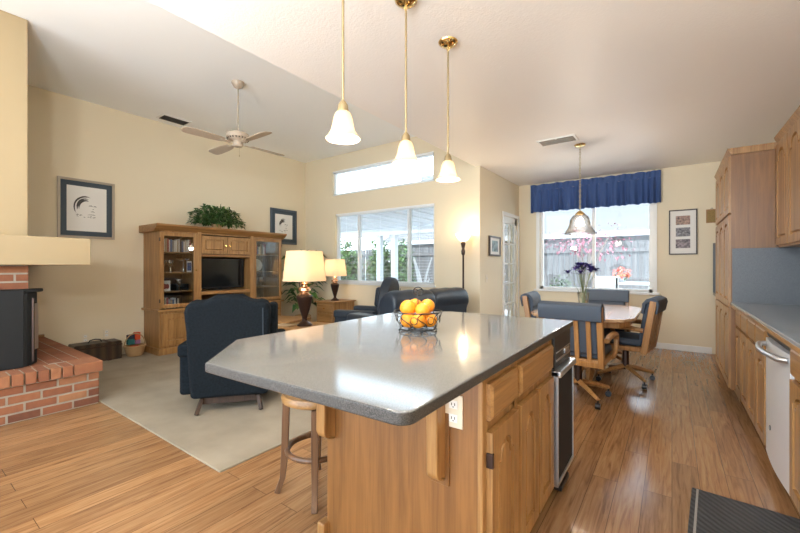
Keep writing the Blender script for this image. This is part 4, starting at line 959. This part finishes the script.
# ================================================================ DINING SET
TX, TZ = -.77, .75
dt = thing('dining_table', 'oval pedestal dining table with pale wood top before the dining window', 'dining table', (TX, 4.75, 0))
def oct_(hx, hy, c): return [(-hx + c, -hy), (hx - c, -hy), (hx - c * .3, -hy + c * .35), (hx, -hy + c), (hx, hy - c), (hx - c * .3, hy - c * .35), (hx - c, hy), (-hx + c, hy), (-hx + c * .3, hy - c * .35), (-hx, hy - c), (-hx, -hy + c), (-hx + c * .3, -hy + c * .35)]
obj('top', B().prism(oct_(.49, .79, .26), 'z', .718, .75), M['tabletop'], dt, bevel=.010, seg=3)
obj('apron', B().prism(oct_(.44, .74, .24), 'z', .66, .718), M['chairoak'], dt)
obj('pedestal', B().box(-.08, -.20, .10, .08, .20, .66).box(-.08, -.32, .62, .08, .32, .66), M['chairoak'], dt, bevel=.02, seg=3)
for sx in (-1, 1):
    for sy in (-1, 1): obj('leg', B().tube([(sx * .04, sy * .12, .16), (sx * .055, sy * .24, .10), (sx * .06, sy * .34, .025)], [.05, .045, .028], 4), M['chairoak'], dt, bevel=.006)
def make_chair():
    t = thing('dining_chair', 'x', 'chair', (0, 0, 0), 0, 'swivel dining chairs around the pedestal table')
    hw = .27
    obj('seat', B().box(-hw + .03, -.25, .425, hw - .03, .20, .50), M['chairblue'], t, bevel=.03, seg=4)
    obj('seat_frame', B().box(-hw + .01, -.22, .375, hw - .01, .23, .425), M['chairoak'], t, bevel=.008)
    tl = R(-9)
    bk = thing_part('back_frame', t, (0, .21, .36), (tl, 0, 0))
    for sx in (-1, 1):
        obj('post', B().box(sx * (hw - .028) - .024, -.03, 0, sx * (hw - .028) + .024, .03, .545), M['chairoak'], bk, bevel=.007)
    for k in range(4): x = -.15 + .10 * k; obj('slat', B().box(x - .019, .0, .04, x + .019, .016, .50), M['chairoak'], bk, bevel=.004)
    obj('back_cushion', B().box(-hw + .045, -.075, .10, hw - .045, -.003, .52), M['chairblue'], bk, bevel=.03, seg=4)
    pr = [(-.085, .40), (-.09, .50), (-.06, .555), (-.01, .57), (.04, .555), (.055, .52), (.05, .42), (.032, .42), (.032, .50), (-.02, .53), (-.06, .50), (-.06, .40)]
    obj('head_pad', B().prism(pr, 'x', -hw + .005, hw - .005), M['chairblue'], bk, bevel=.012, seg=3)
    for sx in (-1, 1):
        x = sx * (hw + .01)
        obj('arm', B().tube([(x, .21, .60), (x, .08, .618), (x, -.10, .618), (x, -.18, .605), (x, -.215, .56), (x, -.205, .52), (x, -.16, .44), (x * .96, -.10, .40)], [.022, .026, .028, .027, .024, .022, .022, .020], 8), M['chairoak'], t, smooth=True)
    obj('column', B().tube([(0, 0, .13), (0, 0, .375)], [.035, .03], 14), M['bronze'], t, smooth=True)
    for k in range(4):
        a = PI / 4 + k * PI / 2; c, s = math.cos(a), math.sin(a)
        lg = obj('base_leg', B().tube([(.02 * c, .02 * s, .155), (.16 * c, .16 * s, .125), (.31 * c, .31 * s, .085)], [.032, .027, .020], 4), M['chairoak'], t, bevel=.005)
        w = B().tube([(-.020, 0, 0), (.020, 0, 0)], .026, 14); ca = a + .9
        w.v = [(.30 * c + x * math.cos(ca) - y * math.sin(ca), .30 * s + x * math.sin(ca) + y * math.cos(ca), .027 + z) for x, y, z in w.v]
        w.tube([(.30 * c, .30 * s, .03), (.30 * c, .30 * s, .09)], .008, 8); obj('caster', w, M['blackplastic'], lg, smooth=True)
    return t
def thing_part(name, parent, loc, rot):
    """the back frame's bottom rail, which carries posts, slats and cushions"""
    return obj(name, B().box(-.262, -.024, .0, .262, .024, .05), M['chairoak'], parent, loc=loc, rot=rot, bevel=.006)
ch = make_chair()
for i, (x, y, rz_, lab) in enumerate(((-.72, 3.90, R(176), 'oak swivel dining chair nearest the island, slatted back to the kitchen'), (-.41, 4.78, R(-97), 'oak swivel dining chair in side view on the pantry side of the table'),
                                      (-1.15, 4.78, R(96), 'oak swivel dining chair on the patio door side of the table'), (-.72, 5.60, R(2), 'oak swivel dining chair at the window end, facing the kitchen'))):
    o = ch if i == 0 else copy_tree(ch); o.location = (x, y, 0); o.rotation_euler = (0, 0, rz_); o['label'] = lab
# vase
t = thing('flower_vase', 'clear glass vase of purple flowers on the dining table', 'vase', (-.885, 5.10, TZ))
pr = [(.045, 0), (.055, .05), (.062, .11), (.07, .17)]
obj('vessel', B().lathe([(.001, 0)] + pr + [(r - .004, z + .004) for r, z in pr[::-1]] + [(.001, .006)], 24, caps=False), M['clear'], t, smooth=True)
obj('water', B().lathe([(.001, .008), (.048, .008), (.050, .035), (.001, .035)], 20, caps=False), M['stem'], t, smooth=True)
g = random.Random(21)
b3 = B()
for k in range(17):
    a = 2 * PI * k / 17 + g.uniform(-.2, .2); r_ = g.uniform(.03, .19); z = .50 - r_ * .55 + g.uniform(-.02, .03)
    p = Vector((r_ * math.cos(a), r_ * math.sin(a), z)); b1, b2 = B(), B(); b1.tube([(.02 * math.cos(a + 2), .02 * math.sin(a + 2), .01), (p.x * .35, p.y * .35, z * .5), p], .003, 5)
    for q in range(14): aa = 2 * PI * q / 7; b2.leaf(p, (math.cos(aa), math.sin(aa), .9 if q < 7 else .1), .075, .04, 0, .1)
    st = obj('flower_stem', b1, M['stem'], t); obj('flower', b2, M['purple'], st)
    if k % 3 == 0: b3.leaf(p * .8, (math.cos(a), math.sin(a), .1), .12, .02, 0, .2)
obj('foliage', b3, M['leaf'], t)
# dining pendant
t = thing('dining_pendant', 'ribbed glass bell pendant on a brass chain over the dining table', 'pendant lamp', (-.909, 5.02, ZK))
obj('canopy', B().lathe([(.02, -.03), (.055, -.02), (.065, 0)], 24), M['brass'], t, smooth=True)
b = B()
for k in range(24):
    z = -.04 - k * .0325; a = PI / 2 * (k % 2)
    b.tube([(.009 * math.cos(2 * PI * q / 8) * math.cos(a), .009 * math.cos(2 * PI * q / 8) * math.sin(a), z + .021 * math.sin(2 * PI * q / 8)) for q in range(8)], .003, 5, True)
obj('chain', b, M['satin'], t)
obj('cap', B().lathe([(.01, -.80), (.03, -.815), (.055, -.84), (.058, -.85)], 20), M['brass'], t, smooth=True)
n = 48; pr = [(.05, -.845), (.085, -.87), (.11, -.91), (.118, -.96), (.135, -1.01), (.165, -1.06), (.19, -1.085)]
b = B(); rings = []
for r_, z in pr + [(r_ - .004, z) for r_, z in pr[::-1]]: rings.append([((r_ + .0025 * (k % 2)) * math.cos(2 * PI * k / n), (r_ + .0025 * (k % 2)) * math.sin(2 * PI * k / n), z) for k in range(n)])
b.loft(rings, caps=False); obj('shade', b, M['ribbed'], t, smooth=True)
obj('bulb', B().ball((0, 0, -.96), .035, 14, 0, (1, 1, .8)), shade_mat('frosted_bulb', (1, .95, .9), (1, .84, .62), 1.6), t, smooth=True)
light('dining_pendant_light', 'POINT', (0, 0, -1.00), 28, (1, .90, .76), .05, t)
# valance
va = thing('window_valance', 'gathered royal blue valance across the top of the dining window', 'valance', ((-2.055 - .135) / 2, YD, 2.20))
def ruffle(x0, x1, rows, amp, seed, y0):
    g = random.Random(seed); n = 220; ph = [g.uniform(0, 6.28) for _ in range(6)]; b = B(); rings = []
    for side in (0, 1):
        for z, am in (rows if side == 0 else rows[::-1]):
            ring = []
            for k in range(n + 1):
                u = x0 + (x1 - x0) * k / n
                f = math.sin(u * 82 + ph[0] + 1.2 * math.sin(u * 7 + ph[1])) + .7 * math.sin(u * 47 + ph[2]) + .3 * math.sin(u * 95 + ph[3])
                ring.append((u, y0 - am * amp * f - (.0 if side == 0 else -.004), z + (.006 * math.sin(u * 31 + ph[4]) if am >= 1 or z > .4 else 0)))
            rings.append(ring)
    rings.append(rings[0]); b.loft(rings, closed=False, caps=False); return b
vw = (2.055 - .135) / 2
obj('skirt', ruffle(-vw, vw, [(.0, 1.0), (.12, .9), (.25, .6), (.385, .3)], .026, 1, -.078), M['valance'], va, smooth=True)
obj('rod_pocket', ruffle(-vw, vw, [(.385, .3), (.41, .55), (.435, .3), (.455, .9), (.485, 1.0)], .012, 2, -.078), M['valance'], va, smooth=True)
for q in (-vw, vw - .004): obj('return', B().box(q, -.07, .0, q + .004, -.001, .47), M['valance'], va)
obj('rod', B().tube([(-vw + .004, -.045, .42), (vw - .004, -.045, .42)], .006, 8), M['white'], va)

# ================================================================ OUTDOORS
struct('ground', B().box(-16, 5.46, -.25, 10, 28, -.08).box(XD, 7.11, -.26, 10, 12, -.081), M['ground'])
# patio cover: posts, beam, rafters
PCX0, PCX1 = -7.07 + 4.6, -6.53 + 4.6
pc = thing('patio_cover', 'white timber patio cover standing outside the living room window', 'patio cover', (-4.6, 7.1, -.08))
obj('beam', B().box(-4.6, 1.65, 2.22, 2.13, 1.80, 2.42), M['patio'], pc)
for k in range(14): x = -4.5 + .5 * k; obj('rafter', B().box(x - .035, -1.6, 2.42, x + .035, 2.2, 2.54), M['patio'], pc)
b = B()
for k in range(30): y = -1.6 + .125 * k; b.box(-4.6, y, 2.54, 2.13, y + .06, 2.575)
obj('lattice', b, M['patio'], pc)
for x in (-4.4, PCX0, PCX1, 1.9): obj('post', B().box(x - .075, 1.65, 0, x + .075, 1.80, 2.22), M['patio'], pc, bevel=.008)
def fence(label, x0, x1, y0, y1, h):
    t = thing('board_fence', label, 'fence', (x0, y0, -.08), math.atan2(y1 - y0, x1 - x0)); L = math.hypot(x1 - x0, y1 - y0); n = int(L / .145); b = B(); g = random.Random(int(L * 10))
    for k in range(n): b.box(k * .145, -.01 + g.uniform(-.006, .006), 0, k * .145 + .122, .012, h + g.uniform(-.01, .01))
    obj('boards', b, M['fence'], t); obj('rail', B().box(0, -.05, h - .28, L, -.01, h - .19).box(0, -.05, .25, L, -.01, .34), M['fence'], t)
    for k in range(int(L / 2.4) + 1): obj('post', B().box(k * 2.4 - .045, -.14, 0, k * 2.4 + .045, -.05, h + .05), M['fence'], t)
fence('weathered grey board fence across the yard beyond the dining window', -4.6, 5.0, 11.3, 11.3, 1.98)
fence('weathered grey board fence beyond the patio cover posts', -16, -4.65, 11.3, 11.3, 1.98)
def shrub(name, label, loc, rad, n, size, m_, seed, trunk=None, mt='bark', h0=0.0, cat='shrub', grp=None):
    t = thing(name, label, cat, loc, 0, grp); g = random.Random(seed)
    if trunk:
        b = B()
        for q in range(trunk[1]):
            a = g.uniform(0, 6.28); p1 = (g.uniform(-.05, .05), g.uniform(-.05, .05), h0 * .45); p2 = (math.cos(a) * rad[0] * .5, math.sin(a) * rad[1] * .5, h0 + rad[2] * g.uniform(-.1, .5))
            b.tube([(0, 0, 0), p1, ((p1[0] + p2[0]) / 2, (p1[1] + p2[1]) / 2, (p1[2] + p2[2]) / 2 + .1), p2], [trunk[0], trunk[0] * .8, trunk[0] * .55, trunk[0] * .25], 7)
        obj('trunk', b, M[mt], t, smooth=True)
    if n:
        b = B(); 
        for q in range(5): b.cloud((g.uniform(-.35, .35) * rad[0], g.uniform(-.35, .35) * rad[1], h0 + g.uniform(-.3, .3) * rad[2]), [r_ * .72 for r_ in rad], n // 5, size, g)
        obj('foliage', b, M[m_], t)
    return t
shrub('hedge_shrub', 'dense green shrub outside, seen through the window above the small table lamp', (-9.7, 10.2, -.08), (.72, .6, 1.2), 1500, .17, 'hedge', 1, (.05, 4), h0=1.15)
shrub('hedge_shrub', 'dense green shrub outside, seen between the window mullion and patio post', (-8.3, 10.3, -.08), (.42, .5, 1.2), 1300, .17, 'hedge', 2, (.05, 4), h0=1.15)
shrub('hedge_shrub', 'tall green shrub seen just past the patio post beside the grey fence', (-7.25, 10.3, -.08), (.26, .5, 1.15), 700, .15, 'hedge', 3, (.05, 4), h0=1.15)
shrub('bare_tree', 'small white-barked bare tree outside before the grey fence', (-6.05, 9.6, -.08), (.6, .5, 1.3), 0, .1, 'hedge', 5, (.06, 7), 'whitebark', h0=1.0, cat='tree')
shrub('maple_tree', 'small pink-leaved maple before the fence beyond the dining window', (-1.75, 10.3, -.08), (1.15, .6, .45), 360, .09, 'maple', 6, (.04, 7), h0=1.95, cat='tree')
shrub('garden_tree', 'tall pale green tree beyond the neighbouring roof', (-1.0, 23.6, -.08), (2.5, 1.6, 1.9), 2200, .32, 'palegreen', 7, (.16, 6), h0=4.4, cat='tree')
# neighbouring house
nb = thing('neighbour_house', 'pale neighbouring house with low shingle roof beyond the fence', 'house', (-2.0, 14.0, -.08))
obj('wall', B().box(-9, 1.0, 0, 5, 6.0, 2.5), M['stucco'], nb)
obj('roof', B().prism([(.3, 2.35), (.3, 2.47), (3.6, 4.05), (6.6, 2.47), (6.6, 2.35)], 'x', -9.5, .6).add([(.6, .3, 2.47), (.6, 6.6, 2.47), (.6, 3.6, 4.05), (5.6, .3, 2.47), (5.6, 6.6, 2.47), (5.6, .3, 2.35), (.6, .3, 2.35), (5.6, 6.6, 2.35), (.6, 6.6, 2.35)], [(0, 3, 2), (3, 4, 2), (4, 1, 2), (6, 5, 3, 0), (5, 7, 4, 3), (7, 8, 1, 4), (6, 8, 7, 5)]), M['shingle'], nb)
obj('fascia', B().box(-9.5, .27, 2.32, 5.6, .31, 2.49), M['patio'], nb)
nb2 = thing('neighbour_house', 'two-storey pale house wall rising behind the shingle roof', 'house', (-9.0, 22.0, -.08))
obj('wall', B().box(-5, 0, 0, 4.9, 6, 7.5), M['stucco'], nb2)
wn = obj('window', B().box(2.2, -.05, 3.95, 4.6, 0, 5.3), M['blueframe'], nb2); obj('pane', B().box(2.3, -.06, 4.05, 4.5, -.05, 5.2), mat('grey_window_pane', (.16, .18, .2), .1), wn)  # upper house window, plain glossy grey pane
# patio furniture beyond the dining window
pt = thing('patio_table', 'white patio table outside carrying the flower pot', 'table', (-.90, 9.2, -.08))
obj('top', B().box(-.34, -.4, .95, .60, .4, .99), M['patio'], pt, bevel=.01)
for sx in (-1, 1):
    for sy in (-1, 1): obj('leg', B().box(.13 + sx * .42 - .025, sy * .34 - .025, 0, .13 + sx * .42 + .025, sy * .34 + .025, .95), M['patio'], pt)
def pchair(label, x, y, rz_):
    t = thing('patio_chair', label, 'chair', (x, y, -.08), rz_)
    obj('seat', B().box(-.22, -.23, .66, .22, .23, .70), M['patio'], t, bevel=.01); obj('backrest', B().box(-.22, .20, .72, .22, .23, 1.13), M['patio'], t, bevel=.01)
    for sx in (-1, 1):
        for sy in (-1, 1): obj('leg', B().box(sx * .2 - .02, sy * .21 - .02, 0, sx * .2 + .02, sy * .21 + .02, .66 if sy < 0 else 1.10), M['patio'], t)
        obj('arm', B().box(sx * .22 - .02, -.20, .86, sx * .22 + .02, .21, .89), M['patio'], t)
pchair('white patio chair with square back beside the outdoor table', -1.05, 8.50, R(180)); pchair('white patio chair side-on at the far end of the outdoor table', .02, 9.25, R(-80))
pt = thing('flower_pot', 'white pot of coral red flowers on the patio table outside', 'flower pot', (-.86, 9.15, .911))
obj('pot', B().lathe([(.065, 0), (.085, .12), (.09, .14)], 18), M['patio'], pt, smooth=True); obj('blossom', B().cloud((0, 0, .20), (.17, .16, .11), 160, .06, random.Random(4)), M['red'], pt); obj('foliage', B().cloud((0, 0, .15), (.14, .13, .05), 70, .06, random.Random(5)), M['leaf'], pt)
shrub('white_flower_bush', 'low bush of pale leaves by the fence beyond the vase', (-2.2, 9.9, -.08), (.32, .3, .28), 260, .10, 'palegreen', 9, None, h0=.85)
